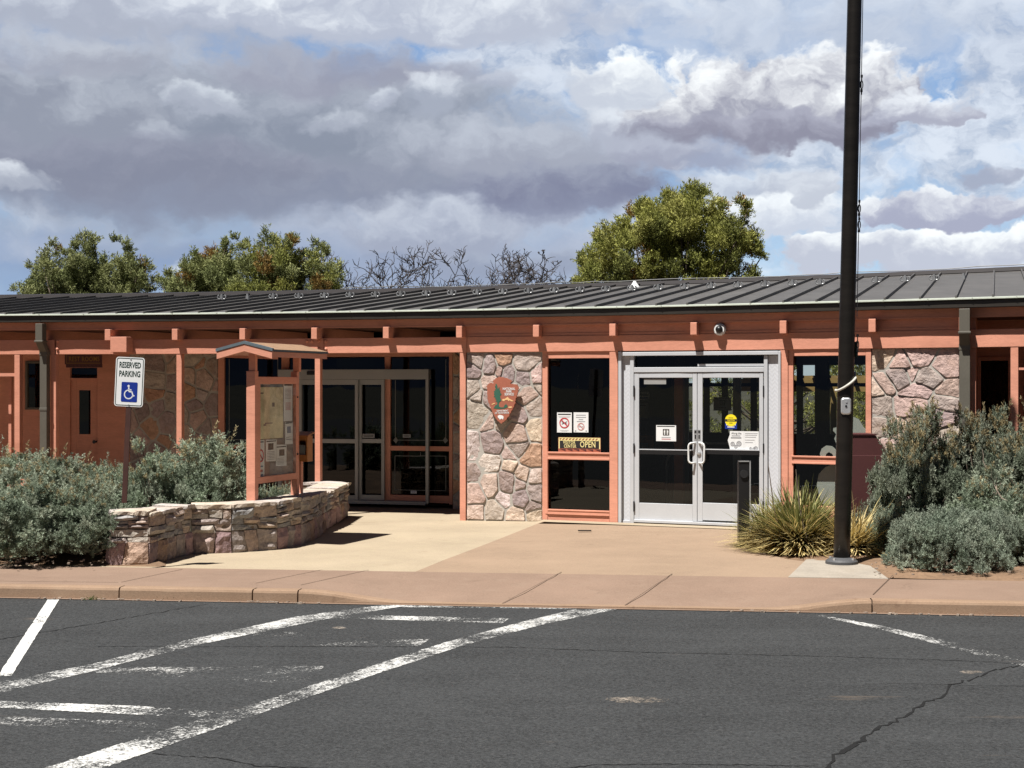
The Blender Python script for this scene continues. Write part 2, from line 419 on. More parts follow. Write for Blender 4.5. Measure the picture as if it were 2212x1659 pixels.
M['dkgreen'] = surf('sign_dark_green', lin3(.015, .04, .028), .5, .05, 3, .02, 40, 0)
M['emblem_brown'] = surf('emblem_brown', lin3(.37, .122, .075), .6, .07, 5, .05, 40, .1, 60)
M['emblem_green'] = surf('emblem_green', lin3(.035, .12, .08), .6, .07, 5, .05, 40, .05, 60)
M['emblem_sand'] = surf('emblem_sand', lin3(.80, .52, .25), .6, .07, 5, .05, 40, .05, 60)
M['rust'] = surf('rusty_steel_post', lin3(.055, .022, .016), .6, .2, 5, .08, 50, .1, 80)
M['pole'] = surf('dark_bronze_pole', lin3(.026, .022, .018), .33, .25, 1.6, .1, 20, .05, 50, metal=.55, spec=.6, stretch=(1, 1, 6))
M['rope'] = surf('pale_rope', lin3(.55, .53, .47), .85, .1, 20, .1, 90, .6, 160)
M['wood'] = surf('varnished_orange_wood', lin3(.36, .15, .04), .5, .15, 4, .08, 30, .1, 60, stretch=(1, 1, .2))
M['cork'] = surf('grey_felt_board', lin3(.24, .19, .165), .9, .1, 3, .05, 60, .2, 120)
M['map_paper'] = surf('sand_coloured_map', lin3(.72, .64, .42), .7, .25, 5.5, .06, 30, 0, dirt=lin3(.45, .38, .22), dirt_amt=.7)
M['shingle'] = surf('tan_composition_roof', lin3(.28, .17, .10), .9, .15, 6, .15, 60, .6, 90)
M['shingle_edge'] = surf('slate_grey_roof_edge', lin3(.10, .13, .15), .7, .1, 6, .1, 40, .1, 60)
M['scrub'] = surf('dry_scrubland', lin3(.05, .046, .03), .95, .3, .06, .3, 2, .8, 3, dirt=lin3(.045, .05, .03), dirt_amt=.8)
M['soil'] = surf('dry_soil', lin3(.20, .125, .075), .95, .25, 2, .2, 25, .8, 30, dirt=lin3(.11, .07, .045), dirt_amt=.7)
M['bark'] = surf('grey_bark', lin3(.13, .10, .075), .9, .2, 8, .15, 40, .5, 60)
M['bark_dark'] = surf('dark_bare_wood', lin3(.055, .045, .042), .9, .2, 8, .15, 40, .4, 60)
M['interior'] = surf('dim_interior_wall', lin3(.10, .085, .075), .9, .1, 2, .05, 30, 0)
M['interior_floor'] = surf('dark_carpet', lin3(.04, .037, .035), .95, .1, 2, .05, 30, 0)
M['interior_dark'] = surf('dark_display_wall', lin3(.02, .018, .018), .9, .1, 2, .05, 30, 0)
M['concrete_light'] = surf('pale_concrete', lin3(.33, .29, .24), .9, .12, 3, .1, 40, .4, 50, dirt=lin3(.26, .22, .17), dirt_amt=.5)
M['joint'] = surf('dark_joint', lin3(.10, .065, .045), .95, .2, 5, .1, 40, 0)
M['crack'] = surf('asphalt_crack', lin3(.004, .004, .004), .95, .2, 5, .1, 40, 0)
M['log'] = surf('weathered_log', lin3(.30, .24, .19), .9, .25, 5, .15, 30, .6, 40)
M['rubber'] = surf('black_rubber', lin3(.015, .015, .016), .7, .1, 5, .05, 40, .1, 60)

def concrete(name, col, dirt, tint2):
    m, t, b = newmat(name); p = wpos(t)
    a = t.noise(p, 0.9, 6, 0.6); f = t.noise(p, 55, 4, 0.65); sp = t.noise(p, 170, 2, 0.7); g = t.noise(p, 5.0, 5, 0.6, 0.4)
    k = t.m('ADD', t.lin(a, .3, .7, .90, 1.10), t.m('ADD', t.lin(f, .3, .7, -.10, .10), t.lin(sp, .3, .7, -.10, .10)))
    vm = t.node('ShaderNodeVectorMath', operation='SCALE'); vm.inputs[0].default_value = col[:3]; t.l.new(k, vm.inputs['Scale'])
    c = t.mix(t.smooth(g, .48, .72, 0, .45), vm.outputs[0], tint2)
    st = t.noise(p, 2.2, 8, 0.72, 1.2)
    c = t.mix(t.smooth(st, .57, .70, 0, .5), c, dirt)
    t.l.new(c, b.inputs['Base Color']); b.inputs['Roughness'].default_value = .92; b.inputs['Specular IOR Level'].default_value = .2
    bumpn(t, b, t.m('ADD', f, sp), .35, .004); return m
M['sidewalk'] = concrete('pink_concrete', lin3(.24, .165, .122), lin3(.16, .11, .08), lin3(.265, .19, .142))
M['plaza_pink'] = concrete('pink_tan_concrete', lin3(.295, .212, .148), lin3(.21, .15, .10), lin3(.32, .235, .16))
M['plaza_pale'] = concrete('cream_concrete', lin3(.37, .302, .215), lin3(.26, .20, .135), lin3(.40, .335, .225))
M['curb'] = concrete('orange_kerb_concrete', lin3(.275, .185, .125), lin3(.15, .09, .06), lin3(.33, .235, .165))

def asphalt():
    m, t, b = newmat('asphalt'); p = wpos(t)
    a = t.noise(p, .35, 6, .6); g = t.noise(p, 1.6, 6, .65, .3)
    mp = t.node('ShaderNodeMapping'); t.l.new(p, mp.inputs[0]); mp.inputs['Scale'].default_value = (.25, 2.2, 1); mp.inputs['Rotation'].default_value = (0, 0, .12)
    strk = t.noise(mp.outputs[0], 1.2, 6, .6)
    v = t.vor(p, 95, 'F1'); f = t.noise(p, 130, 4, .75); f2 = t.noise(p, 40, 4, .7)
    k = t.m('ADD', t.lin(a, .3, .7, .9, 1.1), t.lin(g, .3, .7, -.10, .10))
    k = t.m('ADD', k, t.lin(strk, .3, .7, -.10, .10))
    k = t.m('ADD', k, t.lin(f, .25, .75, -.55, .55)); k = t.m('ADD', k, t.lin(f2, .3, .7, -.5, .5)); k = t.m('ADD', k, t.lin(t.noise(p, 17, 3, .65), .3, .7, -.14, .14))
    k = t.m('ADD', k, t.smooth(v, .0, .35, .25, -.12))
    vm = t.node('ShaderNodeVectorMath', operation='SCALE'); vm.inputs[0].default_value = (.0370, .0386, .0396); t.l.new(k, vm.inputs['Scale'])
    c = vm.outputs[0]
    sp = t.noise(p, 70, 2, .5)
    c = t.mix(t.smooth(sp, .62, .72, 0, .5), c, lin3(.105, .10, .095))
    # tan dust smears
    mp2 = t.node('ShaderNodeMapping'); t.l.new(p, mp2.inputs[0]); mp2.inputs['Scale'].default_value = (.45, 1.8, 1)
    dz = t.noise(mp2.outputs[0], 1.5, 7, .62)
    c = t.mix(t.smooth(dz, .66, .76, 0, .55), c, lin3(.15, .115, .085))
    t.l.new(c, b.inputs['Base Color']); b.inputs['Roughness'].default_value = .88; b.inputs['Specular IOR Level'].default_value = .3
    bumpn(t, b, t.m('ADD', f, t.m('MULTIPLY', v, -.8)), .6, .006); return m
M['asphalt'] = asphalt()

def worn_paint(name, lo, hi, col=(.60, .60, .58, 1)):
    m, t, b = newmat(name); p = wpos(t)
    f = t.noise(p, 55, 5, .75); g = t.noise(p, 1.3, 5, .68); v = t.noise(p, 20, 4, .7)
    k = t.m('ADD', t.m('MULTIPLY', f, .9), t.m('ADD', t.m('MULTIPLY', g, .9), t.m('MULTIPLY', v, .3)))
    al = t.smooth(k, lo, hi)
    cc = t.mix(t.lin(g, .3, .7, 0, .5), col, lin3(.46, .45, .43)); t.l.new(cc, b.inputs['Base Color']); b.inputs['Roughness'].default_value = .8
    bumpn(t, b, f, .5, .004); t.l.new(al, b.inputs['Alpha']); return m
M['line_fresh'] = worn_paint('white_line_paint', .99, 1.19)
M['line_new'] = worn_paint('newer_line_paint', .84, .98)
M['line_worn'] = worn_paint('worn_line_paint', 1.02, 1.17)
M['line_faint'] = worn_paint('faint_line_paint', 1.10, 1.28)

def stone(name, rough=.92, bscale=16, bstr=.9):
    m, t, b = newmat(name); p = wpos(t)
    at = t.node('ShaderNodeAttribute', attribute_name='Col')
    a = t.noise(p, 7, 6, .65, .5); f = t.noise(p, 38, 4, .7); bl = t.noise(p, 3, 4, .6)
    k = t.m('ADD', t.lin(a, .3, .7, .76, 1.26), t.lin(f, .3, .7, -.2, .2))
    vm = t.node('ShaderNodeVectorMath', operation='SCALE'); t.l.new(at.outputs['Color'], vm.inputs[0]); t.l.new(k, vm.inputs['Scale'])
    c = t.mix(t.smooth(bl, .5, .7, 0, .22), vm.outputs[0], lin3(.46, .27, .16))
    c = t.mix(t.smooth(t.noise(p, 11, 6, .7), .58, .72, 0, .25), c, lin3(.17, .13, .12))
    t.l.new(c, b.inputs['Base Color']); b.inputs['Roughness'].default_value = rough; b.inputs['Specular IOR Level'].default_value = .2
    bumpn(t, b, t.m('ADD', t.noise(p, bscale, 6, .62), t.m('MULTIPLY', f, .35)), bstr, .02); return m
M['stone'] = stone('split_face_stone'); M['ledge'] = stone('ledge_stone', bscale=24)
M['mortar'] = surf('grey_mortar', lin3(.42, .395, .355), .95, .12, 6, .1, 50, .5, 60)
M['mortar_tan'] = surf('tan_mortar', lin3(.20, .16, .12), .95, .15, 6, .1, 50, .5, 60)

def roofmat():
    m, t, b = newmat('standing_seam_metal'); p = wpos(t)
    a = t.noise(p, .7, 5, .6); f = t.noise(p, 9, 5, .65)
    mp = t.node('ShaderNodeMapping'); t.l.new(p, mp.inputs[0]); mp.inputs['Scale'].default_value = (3.5, .5, 1); mp.inputs['Rotation'].default_value = (0, 0, TH)
    s = t.noise(mp.outputs[0], 1.6, 6, .65)
    k = t.m('ADD', t.lin(a, .3, .7, .86, 1.14), t.m('ADD', t.lin(f, .3, .7, -.06, .06), t.lin(s, .3, .7, -.12, .14)))
    vm = t.node('ShaderNodeVectorMath', operation='SCALE'); vm.inputs[0].default_value = (.088, .083, .078); t.l.new(k, vm.inputs['Scale'])
    t.l.new(vm.outputs[0], b.inputs['Base Color']); b.inputs['Roughness'].default_value = .55; b.inputs['Metallic'].default_value = .1; b.inputs['Specular IOR Level'].default_value = .35
    return m
M['roof'] = roofmat()
M['ridge'] = surf('dark_ridge_metal', lin3(.018, .013, .014), .5, .1, 2, .05, 30, .05, 50)

def glassmat(name, tint, refl=1.0):
    m, t, b = newmat(name); t.n.remove(b); out = t.n['Material Output']
    tr = t.node('ShaderNodeBsdfTransparent'); tr.inputs[0].default_value = tint
    gl = t.node('ShaderNodeBsdfGlossy'); gl.inputs['Roughness'].default_value = 0.004; gl.inputs[0].default_value = (.9, .95, 1, 1)
    fr = t.node('ShaderNodeFresnel'); fr.inputs[0].default_value = 1.5
    wv = t.noise(wpos(t), 1.2, 2, .5); bp = t.node('ShaderNodeBump'); bp.inputs['Strength'].default_value = .03; bp.inputs['Distance'].default_value = .05
    t.l.new(wv, bp.inputs['Height']); t.l.new(bp.outputs[0], gl.inputs['Normal'])
    mx = t.node('ShaderNodeMixShader'); t.l.new(t.m('MULTIPLY', t.m('MULTIPLY', fr.outputs[0], refl), t.m('SUBTRACT', 1.0, t.node('ShaderNodeNewGeometry').outputs['Backfacing'])), mx.inputs[0]); t.l.new(tr.outputs[0], mx.inputs[1]); t.l.new(gl.outputs[0], mx.inputs[2])
    t.l.new(mx.outputs[0], out.inputs[0]); return m
M['glass'] = glassmat('tinted_glass', (.74, .76, .74, 1), 1.0)
M['glass_dark'] = glassmat('dark_tinted_glass', (.16, .17, .17, 1), .85)
M['glass_clear'] = glassmat('clear_glass', (.93, .94, .93, 1), .5)

def leafmat(name, trans=.25, rough=.75, var=.25):
    m, t, b = newmat(name); out = t.n['Material Output']
    at = t.node('ShaderNodeAttribute', attribute_name='Col')
    ob = t.node('ShaderNodeObjectInfo')
    k = t.lin(ob.outputs['Random'], 0, 1, .9 * AL, 1.1 * AL)
    vm = t.node('ShaderNodeVectorMath', operation='SCALE'); t.l.new(at.outputs['Color'], vm.inputs[0]); t.l.new(k, vm.inputs['Scale'])
    t.l.new(vm.outputs[0], b.inputs['Base Color']); b.inputs['Roughness'].default_value = rough; b.inputs['Specular IOR Level'].default_value = .25
    tl = t.node('ShaderNodeBsdfTranslucent'); t.l.new(vm.outputs[0], tl.inputs[0])
    mx = t.node('ShaderNodeMixShader'); mx.inputs[0].default_value = trans
    t.l.new(b.outputs[0], mx.inputs[1]); t.l.new(tl.outputs[0], mx.inputs[2]); t.l.new(mx.outputs[0], out.inputs[0]); return m
M['sage'] = leafmat('sage_leaf'); M['juniper'] = leafmat('juniper_foliage', .2); M['blade'] = leafmat('yucca_blade', .2, .6)

def diamond():                                       # zigzag-textured white panel
    m, t, b = newmat('zigzag_white_panel')
    uv = t.node('ShaderNodeTexCoord').outputs['Object']
    sp = t.node('ShaderNodeSeparateXYZ'); t.l.new(wpos(t), sp.inputs[0])
    zz = t.m('PINGPONG', t.m('MULTIPLY', sp.outputs[0], 1.0), .035)
    wv = t.m('SINE', t.m('MULTIPLY', t.m('ADD', sp.outputs[2], t.m('MULTIPLY', zz, 1.4)), 105.0))
    bumpn(t, b, wv, .10, .004)
    t.l.new(t.mix(t.lin(wv, -1, 1, 0, 1), lin3(.57, .585, .62), lin3(.60, .615, .65)), b.inputs['Base Color']); b.inputs['Roughness'].default_value = .5
    return m
M['zigzag'] = diamond()
# ------------------------------------------------------------------ ground, parking lot, kerb, pavement, plaza
ZA = -0.12                                            # asphalt level; the pavement is level 0
CA = G(0, 1291, ZA); CB = G(2212, 1331, ZA)
CDIR = (CB - CA).normalized(); CN = Vector((-CDIR.y, CDIR.x, 0))     # along the kerb, and back from it
if CN.y < 0: CN = -CN
def K(s, b, z): q = CA + CDIR * s + CN * b; return Vector((q.x, q.y, z))
def ks(px):                                           # distance along the kerb seen at photo column px
    lo, hi = -30., 40.
    for _ in range(50):
        m = (lo + hi) / 2; q = CA + CDIR * m
        if q.x / q.y * F + CX < px: lo = m
        else: hi = m
    return (lo + hi) / 2
S0, S1, S2, S3 = ks(645), ks(900), ks(1640), ks(1885)
def kh(s):                                            # height of the kerb's top: it drops for the ramp
    def sm(x): x = min(1, max(0, x)); return x * x * (3 - 2 * x)
    return -0.105 * min(sm((s - S0) / (S1 - S0)), sm((S3 - s) / (S3 - S2)))
SWD = 1.62                                            # pavement depth behind the kerb face
def walk_z(s, b): return kh(s) * max(0.0, 1 - max(0, b - .158) / 1.25)

g = MB(); g.add([(-900, -600, -.16), (900, -600, -.16), (900, 1500, -.16), (-900, 1500, -.16)], [(0, 1, 2, 3)])
structure(g, 'ground', M['scrub'])
a = MB(); q = [K(-60, 0.02, ZA), K(70, 0.02, ZA), K(70, -50, ZA), K(-60, -50, ZA)]
a.add(q, [(3, 2, 1, 0)]); structure(a, 'parking_lot', M['asphalt'])

# kerb stones (with real joints), then the pavement sheet behind
kb = MB()
cuts = [-45] + [ks(257) - 5.9 * i for i in (4, 3, 2, 1)] + [ks(257), ks(545), ks(643), ks(1884)] + [ks(1884) + 3.1 * i for i in range(1, 9)]
random.seed(3)
for s0, s1 in zip(cuts[:-1], cuts[1:]):
    n = max(1, int((s1 - s0) / .12)); vs = []; fs = []
    for i in range(n + 1):
        s = s0 + .007 + (s1 - s0 - .014) * i / n; h = kh(s)
        chip = .010 * max(0, mnoise.noise((s * 3.1, 4, 0))) + (.022 * max(0, mnoise.noise((s * 7.3, 9, 2))) if h < -.004 else 0)
        prof = [(-.004, -.17), (-.0, ZA + .02), (.004 + chip * .3, h - .028 - chip), (.016, h - .008 - chip * .5), (.034, h), (.155, h), (.155, -.17)]
        vs += [K(s, b, z) for b, z in prof]
    m7 = 7
    for i in range(n):
        for k in range(m7 - 1): fs.append((i * m7 + k, i * m7 + k + 1, (i + 1) * m7 + k + 1, (i + 1) * m7 + k))
    fs += [tuple(range(m7)), tuple(n * m7 + k for k in reversed(range(m7)))]
    kb.add(vs, fs)
structure(kb, 'kerb', M['curb'])
gs = MB()
for i in range(90):
    s0_, s1_ = -45 + i, -44 + i; j0, j1 = .012 * mnoise.noise((s0_ * .9, 1, 1)), .012 * mnoise.noise((s1_ * .9, 1, 1)); gs.add([K(s0_, .03, ZA + .006), K(s1_, .03, ZA + .006), K(s1_, -.05 + j1, ZA + .006), K(s0_, -.05 + j0, ZA + .006)], [(0, 1, 2, 3)])
structure(gs, 'kerb_apron', M['sidewalk'])
jb = MB(); jb.add([K(-45, .01, -.165), K(45, .01, -.165), K(45, .16, -.02), K(-45, .16, -.02)], [(0, 1, 2, 3)]); 
sw = MB(); vs = []; fs = []; ss = np.concatenate([np.arange(-45, S0 - .1, 1.0), np.arange(S0 - .1, S3 + .1, .12), np.arange(S3 + .1, 46, 1.0)])
bs = [.1535, .4, .8, 1.2, SWD]
for s in ss: vs += [K(s, b, walk_z(s, b)) for b in bs]
for i in range(len(ss) - 1):
    for k in range(len(bs) - 1): fs.append((i * 5 + k, (i + 1) * 5 + k, (i + 1) * 5 + k + 1, i * 5 + k + 1))
sw.add(vs, fs); structure(sw, 'pavement', M['sidewalk'])
# scored joints across the pavement
jm = MB()
def joint(p0, p1, w=.009):
    for i in range(8):
        pp = []
        for k in (i, i + 1):
            f = k / 8; x = p0[0] + (p1[0] - p0[0]) * f; y = p0[1] + (p1[1] - p0[1]) * f
            q = G(x, y, 0)
            for _ in range(4):
                s = (q - CA).dot(CDIR); b = (q - CA).dot(CN); q = G(x, y, walk_z(s, b))
            pp.append(q)
        d = (pp[1] - pp[0]); d.z = 0; d.normalize(); sd = Vector((-d.y, d.x, 0)) * w / 2; u = Vector((0, 0, .004))
        jm.add([pp[0] - sd + u, pp[0] + sd + u, pp[1] + sd + u, pp[1] - sd + u], [(0, 1, 2, 3)])
joint((262, 1258), (394, 1230)); joint((552, 1260), (696, 1231)); joint((650, 1264), (796, 1231.5)); joint((1085, 1304), (1213, 1236)); joint((1350, 1308), (1452, 1240)); joint((1886, 1285), (1929, 1243), .012)
joint((-120, 1254), (255, 1258.5), .009)
structure(jm, 'pavement_joint', M['joint'])

# plaza: two pours of concrete; it falls slightly towards the sheltered porch
def gz(x, y):
    k = lambda v: min(1, max(0, v))
    return -.048 * k((1.6 - x) / 2.2) * k((y - 17.5) / 5.0)
def sheet(name, mat, poly, dz, cell=.6):
    bm = bmesh.new(); vv = [bm.verts.new((p.x, p.y, 0)) for p in poly]; bm.faces.new(vv)
    for ax in (0, 1):
        lo = min(p[ax] for p in poly); hi = max(p[ax] for p in poly); c = lo + cell
        while c < hi:
            co = Vector((c, 0, 0)) if ax == 0 else Vector((0, c, 0)); no = Vector((1, 0, 0)) if ax == 0 else Vector((0, 1, 0))
            bmesh.ops.bisect_plane(bm, geom=bm.verts[:] + bm.edges[:] + bm.faces[:], plane_co=co, plane_no=no); c += cell
    for v in bm.verts: v.co.z = gz(v.co.x, v.co.y) + dz
    bmesh.ops.recalc_face_normals(bm, faces=bm.faces)
    if bm.faces[:] and sum(f.normal.z for f in bm.faces) < 0: bmesh.ops.reverse_faces(bm, faces=bm.faces)
    me = bpy.data.meshes.new(name); bm.to_mesh(me); bm.free(); me.materials.append(mat); o = link(name, me); o['kind'] = 'structure'; return o
def W2(t, o): q = W(t, o, 0); return q
back = lambda px, py: (lambda q: Vector((q.x, q.y, 0)))(G(px, py, 0))
sb0 = K(ks(200), SWD, 0); sb1 = K(ks(1105) + 1.02, SWD, 0)
dvA = back(905, 1228.5); dvA = K((dvA - CA).dot(CDIR), SWD, 0); dvB = W(T(1170, 0), -.1, 0)
sheet('plaza', M['plaza_pale'], [K(-3, SWD, 0), dvA, dvB, W(T(1010), -.1, 0), W(T(1010), -2.6, 0), W(-14, -2.6, 0), Vector((-14, 19, 0))], -.004)
gardenE = [(1905, 1243), (1740, 1239)]
sheet('plaza', M['plaza_pink'], [dvA, K((back(1765, 1238) - CA).dot(CDIR), SWD, 0), back(1770, 1222), back(1745, 1213), back(1700, 1207), back(1612, 1184), back(1590, 1165), W(T(1690), .3, 0), W(T(1690), -.4, 0), W(T(1170), -.4, 0), dvB], -.004)
# threshold slab and a slot drain by the doors
th = MB(); th.add([W(T(1175), .02, .004), W(T(1690), .02, .004), W(T(1690), .34, .004), W(T(1175), .34, .004)], [(0, 1, 2, 3)]); structure(th, 'threshold_slab', M['concrete_light'] if False else M['plaza_pale'])
dr = MB(); c = G(1263, 1146, .008); dr.box((c.x, c.y, c.z), (.18, .05, .012)); tag(dr.build('slot_drain', M['black']), 'small black slot drain in the plaza before the stickered window', 'drain')
us = MB(); us.add([K(-45, SWD - .02, -.062), K(46, SWD - .02, -.062), K(46, 9.0, -.062), K(-45, 9.0, -.062)], [(0, 1, 2, 3)]); structure(us, 'bed_soil', M['soil'])
# pale slab round the flagpole
fp_ = MB(); pp = [K((back(1698, 1238) - CA).dot(CDIR), SWD - .01, .005), G(1742, 1208, .005), G(1800, 1207, .005), G(1880, 1222, .005), K((back(1912, 1243) - CA).dot(CDIR), SWD - .01, .005)]
fp_.add(pp + [p - Vector((0, 0, .15)) for p in pp], [tuple(range(5))] + [(i, (i + 1) % 5, 5 + (i + 1) % 5, 5 + i) for i in range(5)]); structure(fp_, 'footing_slab', M['concrete_light'])

# planting beds: low mounds of soil
def mound(name, poly, h, seed):
    cx = sum(p[0] for p in poly) / len(poly); cy = sum(p[1] for p in poly) / len(poly); m = MB(); rings = 7; n = 48; vs = []
    pts = []
    for k in range(n):
        f = k / n * len(poly); i = int(f); u = f - i; p = Vector(poly[i]); q = Vector(poly[(i + 1) % len(poly)]); pts.append(p.lerp(q, u))
    for r in range(rings):
        f = 1 - r / rings
        for p in pts:
            x = cx + (p.x - cx) * f; y = cy + (p.y - cy) * f
            vs.append((x, y, -.02 + h * (1 - f ** 4) + (.02 * mnoise.noise((x * 1.7, y * 1.7, seed)) + .02 * mnoise.noise((x * 5, y * 5, seed)) if r else 0)))
    vs.append((cx, cy, h)); fs = []
    for r in range(rings - 1):
        for k in range(n): fs.append((r * n + k, r * n + (k + 1) % n, (r + 1) * n + (k + 1) % n, (r + 1) * n + k))
    for k in range(n): fs.append(((rings - 1) * n + k, (rings - 1) * n + (k + 1) % n, len(vs) - 1))
    m.add(vs, fs); return structure(m, name, M['soil'], smooth=True)
rb = [back(1598, 1168), back(1618, 1186), back(1700, 1209), back(1745, 1213), back(1880, 1224), back(1918, 1244), K((back(2300, 1244) - CA).dot(CDIR), SWD + .03, 0), Vector((10.5, 16.0, 0)), W(T(2400), -.2, 0), W(T(1700), .02, 0)]
mound('planting_bed', [(p.x, p.y) for p in rb], .05, 1.0)
lb = [K(-9, SWD + .03, 0), K(ks(238), SWD + .03, 0), Vector((-4.1, 18.6, 0)), Vector((-3.1, 19.2, 0)), Vector((-2.85, 20.7, 0)), Vector((-2.85, 23.2, 0)), W(T(100), .15, 0), W(T(-250), .15, 0)]
mound('planting_bed', [(p.x, p.y) for p in lb], .22, 5.0)

# ------------------------------------------------------------------ painted lines and cracks
def strip(mb, poly, z):
    out = []
    for i in range(len(poly)):                         # rough edges, as rolled paint has
        (x0, y0), (x1, y1) = poly[i], poly[(i + 1) % len(poly)]; n = max(1, int(math.hypot(x1 - x0, y1 - y0) / 5))
        for k in range(n):
            x = x0 + (x1 - x0) * k / n; y = y0 + (y1 - y0) * k / n; a = .9 + (y - 1290) / 200
            out.append((x + a * 1.3 * mnoise.noise((x * .21, y * .4, 3)), y + a * .9 * mnoise.noise((x * .23, y * .5, 9))))
    mb.add([G(x, y, z) for x, y in out], [tuple(range(len(out)))])
def pline(name, mat, polys, z=ZA + .004):
    m = MB()
    for p in polys: strip(m, p, z)
    o = structure(m, name, M[mat]); return o
pline('painted_line', 'line_new', [[(103, 1295), (128, 1295), (24, 1460), (-5, 1460)]])
pline('painted_line', 'line_fresh', [[(-60, 1484), (190, 1436), (420, 1379), (640, 1332), (800, 1310), (850, 1306.3), (910, 1307), (860, 1311), (700, 1338), (430, 1392), (190, 1452), (-60, 1510)], [(905, 1306.6), (1130, 1310), (1130, 1313.5), (868, 1311.2)]])
pline('painted_line', 'line_fresh', [[(60, 1670), (350, 1578), (560, 1517), (760, 1452), (960, 1388), (1120, 1345), (1240, 1316.5), (1335, 1315.5), (1180, 1347), (1000, 1394), (800, 1460), (640, 1514), (420, 1590), (190, 1670)], [(1130, 1310.3), (1250, 1313), (1245, 1316), (1130, 1313.8)]])
pline('painted_hatching', 'line_worn', [[(790, 1328.5), (1100, 1336), (1085, 1346), (710, 1335)], [(-30, 1513), (300, 1525), (490, 1538), (430, 1549), (250, 1541), (-30, 1527)]])
pline('painted_hatching', 'line_faint', [[(580, 1362), (720, 1368), (680, 1376), (540, 1373)], [(690, 1386), (930, 1380), (900, 1397), (660, 1395)], [(230, 1442), (700, 1438), (690, 1462), (620, 1476), (200, 1452)], [(-30, 1545), (330, 1560), (380, 1580), (250, 1583), (-30, 1562)]])
pline('painted_line', 'line_worn', [[(1757, 1328.5), (1775, 1328.5), (1910, 1353), (2060, 1387), (2230, 1433), (2230, 1445), (2050, 1398), (1900, 1359)]])
def crack(name, pts, w0, w1, seed, z=ZA + .003, jag=3.0):
    random.seed(seed); m = MB(); q = []
    for (x0, y0), (x1, y1) in zip(pts[:-1], pts[1:]):
        n = max(3, int(math.hypot(x1 - x0, y1 - y0) / 9))
        for i in range(n): f = i / n; q.append((x0 + (x1 - x0) * f + random.uniform(-1, 1) * jag, y0 + (y1 - y0) * f + random.uniform(-.45, .45) * jag))
    q.append(pts[-1]); w = [G(x, y, z) for x, y in q]; n = len(w); L = []; Rr = []
    for i, p in enumerate(w):
        d = w[min(i + 1, n - 1)] - w[max(0, i - 1)]; d.z = 0; d = d.normalized() if d.length else Vector((1, 0, 0)); sd = Vector((-d.y, d.x, 0))
        ww = (w0 + (w1 - w0) * i / n) * random.uniform(.3, 1.3); L.append(p + sd * ww); Rr.append(p - sd * ww)
    m.add(L + Rr, [(i, i + 1, n + i + 1, n + i) for i in range(n - 1)]); return structure(m, name, M['crack'])
crack('asphalt_crack', [(1780, 1668), (1805, 1632), (1860, 1600), (1905, 1570), (1950, 1548), (1985, 1523), (2040, 1503), (2052, 1480), (2100, 1465), (2165, 1441), (2240, 1436)], .020, .008, 1, jag=7)
crack('asphalt_crack', [(210, 1396), (700, 1396), (1120, 1398), (1400, 1409), (1700, 1415), (2110, 1428), (2240, 1435)], .006, .006, 2, jag=2)
crack('asphalt_crack', [(-20, 1384), (160, 1354), (300, 1330), (450, 1304)], .010, .006, 3, jag=2)
crack('asphalt_crack', [(330, 1628), (480, 1638), (560, 1655), (700, 1659), (900, 1668)], .006, .004, 4, jag=3)
crack('asphalt_crack', [(1180, 1664), (1290, 1651), (1480, 1650), (1760, 1654)], .005, .004, 5, jag=2)
crack('asphalt_crack', [(1905, 1475), (2100, 1480), (2240, 1482)], .003, .003, 6, jag=2)
# tan scuff patches on the asphalt
def patch(px, py, rx, ry, seed):
    m = MB(); n = 40; vs = []
    for k in range(n):
        a = 2 * math.pi * k / n; r = 1 + .35 * mnoise.noise((math.cos(a) * 1.5, math.sin(a) * 1.5, seed)) + .2 * mnoise.noise((math.cos(a) * 5, math.sin(a) * 5, seed))
        vs.append(G(px + rx * r * math.cos(a), py + ry * r * math.sin(a), ZA + .002))
    m.add(vs, [tuple(reversed(range(n)))]); return structure(m, 'dust_patch', M['dust'])
M['dust'] = worn_paint('tan_dust', .98, 1.30, (.30, .23, .16, 1))
patch(1383, 1511, 70, 7, 1); patch(2098, 1451, 24, 3.5, 2); patch(732, 1356, 16, 2, 3)
# ------------------------------------------------------------------ stonework
def clip_poly(poly, p, nrm):                            # keep the side where (q-p).n <= 0
    out = []
    for i in range(len(poly)):
        a, b = poly[i], poly[(i + 1) % len(poly)]
        da = (a[0] - p[0]) * nrm[0] + (a[1] - p[1]) * nrm[1]; db = (b[0] - p[0]) * nrm[0] + (b[1] - p[1]) * nrm[1]
        if da <= 0: out.append(a)
        if da * db < 0: f = da / (da - db); out.append((a[0] + (b[0] - a[0]) * f, a[1] + (b[1] - a[1]) * f))
    return out
def cells(seeds, rect, gap, rr=None):
    x0, y0, x1, y1 = rect; res = []
    for i, s in enumerate(seeds):
        poly = [(x0, y0), (x1, y0), (x1, y1), (x0, y1)]
        for j, q in enumerate(seeds):
            if i == j: continue
            dx, dy = q[0] - s[0], q[1] - s[1]; L = math.hypot(dx, dy)
            if L < 1e-6: continue
            sh_ = 0 if rr is None else max(-.3 * L, min(.3 * L, (rr[i] ** 2 - rr[j] ** 2) / (2 * L)))
            poly = clip_poly(poly, ((s[0] + q[0]) / 2 + dx / L * (sh_ - gap / 2), (s[1] + q[1]) / 2 + dy / L * (sh_ - gap / 2)), (dx / L, dy / L))
            if len(poly) < 3: break
        res.append(poly)
    return res
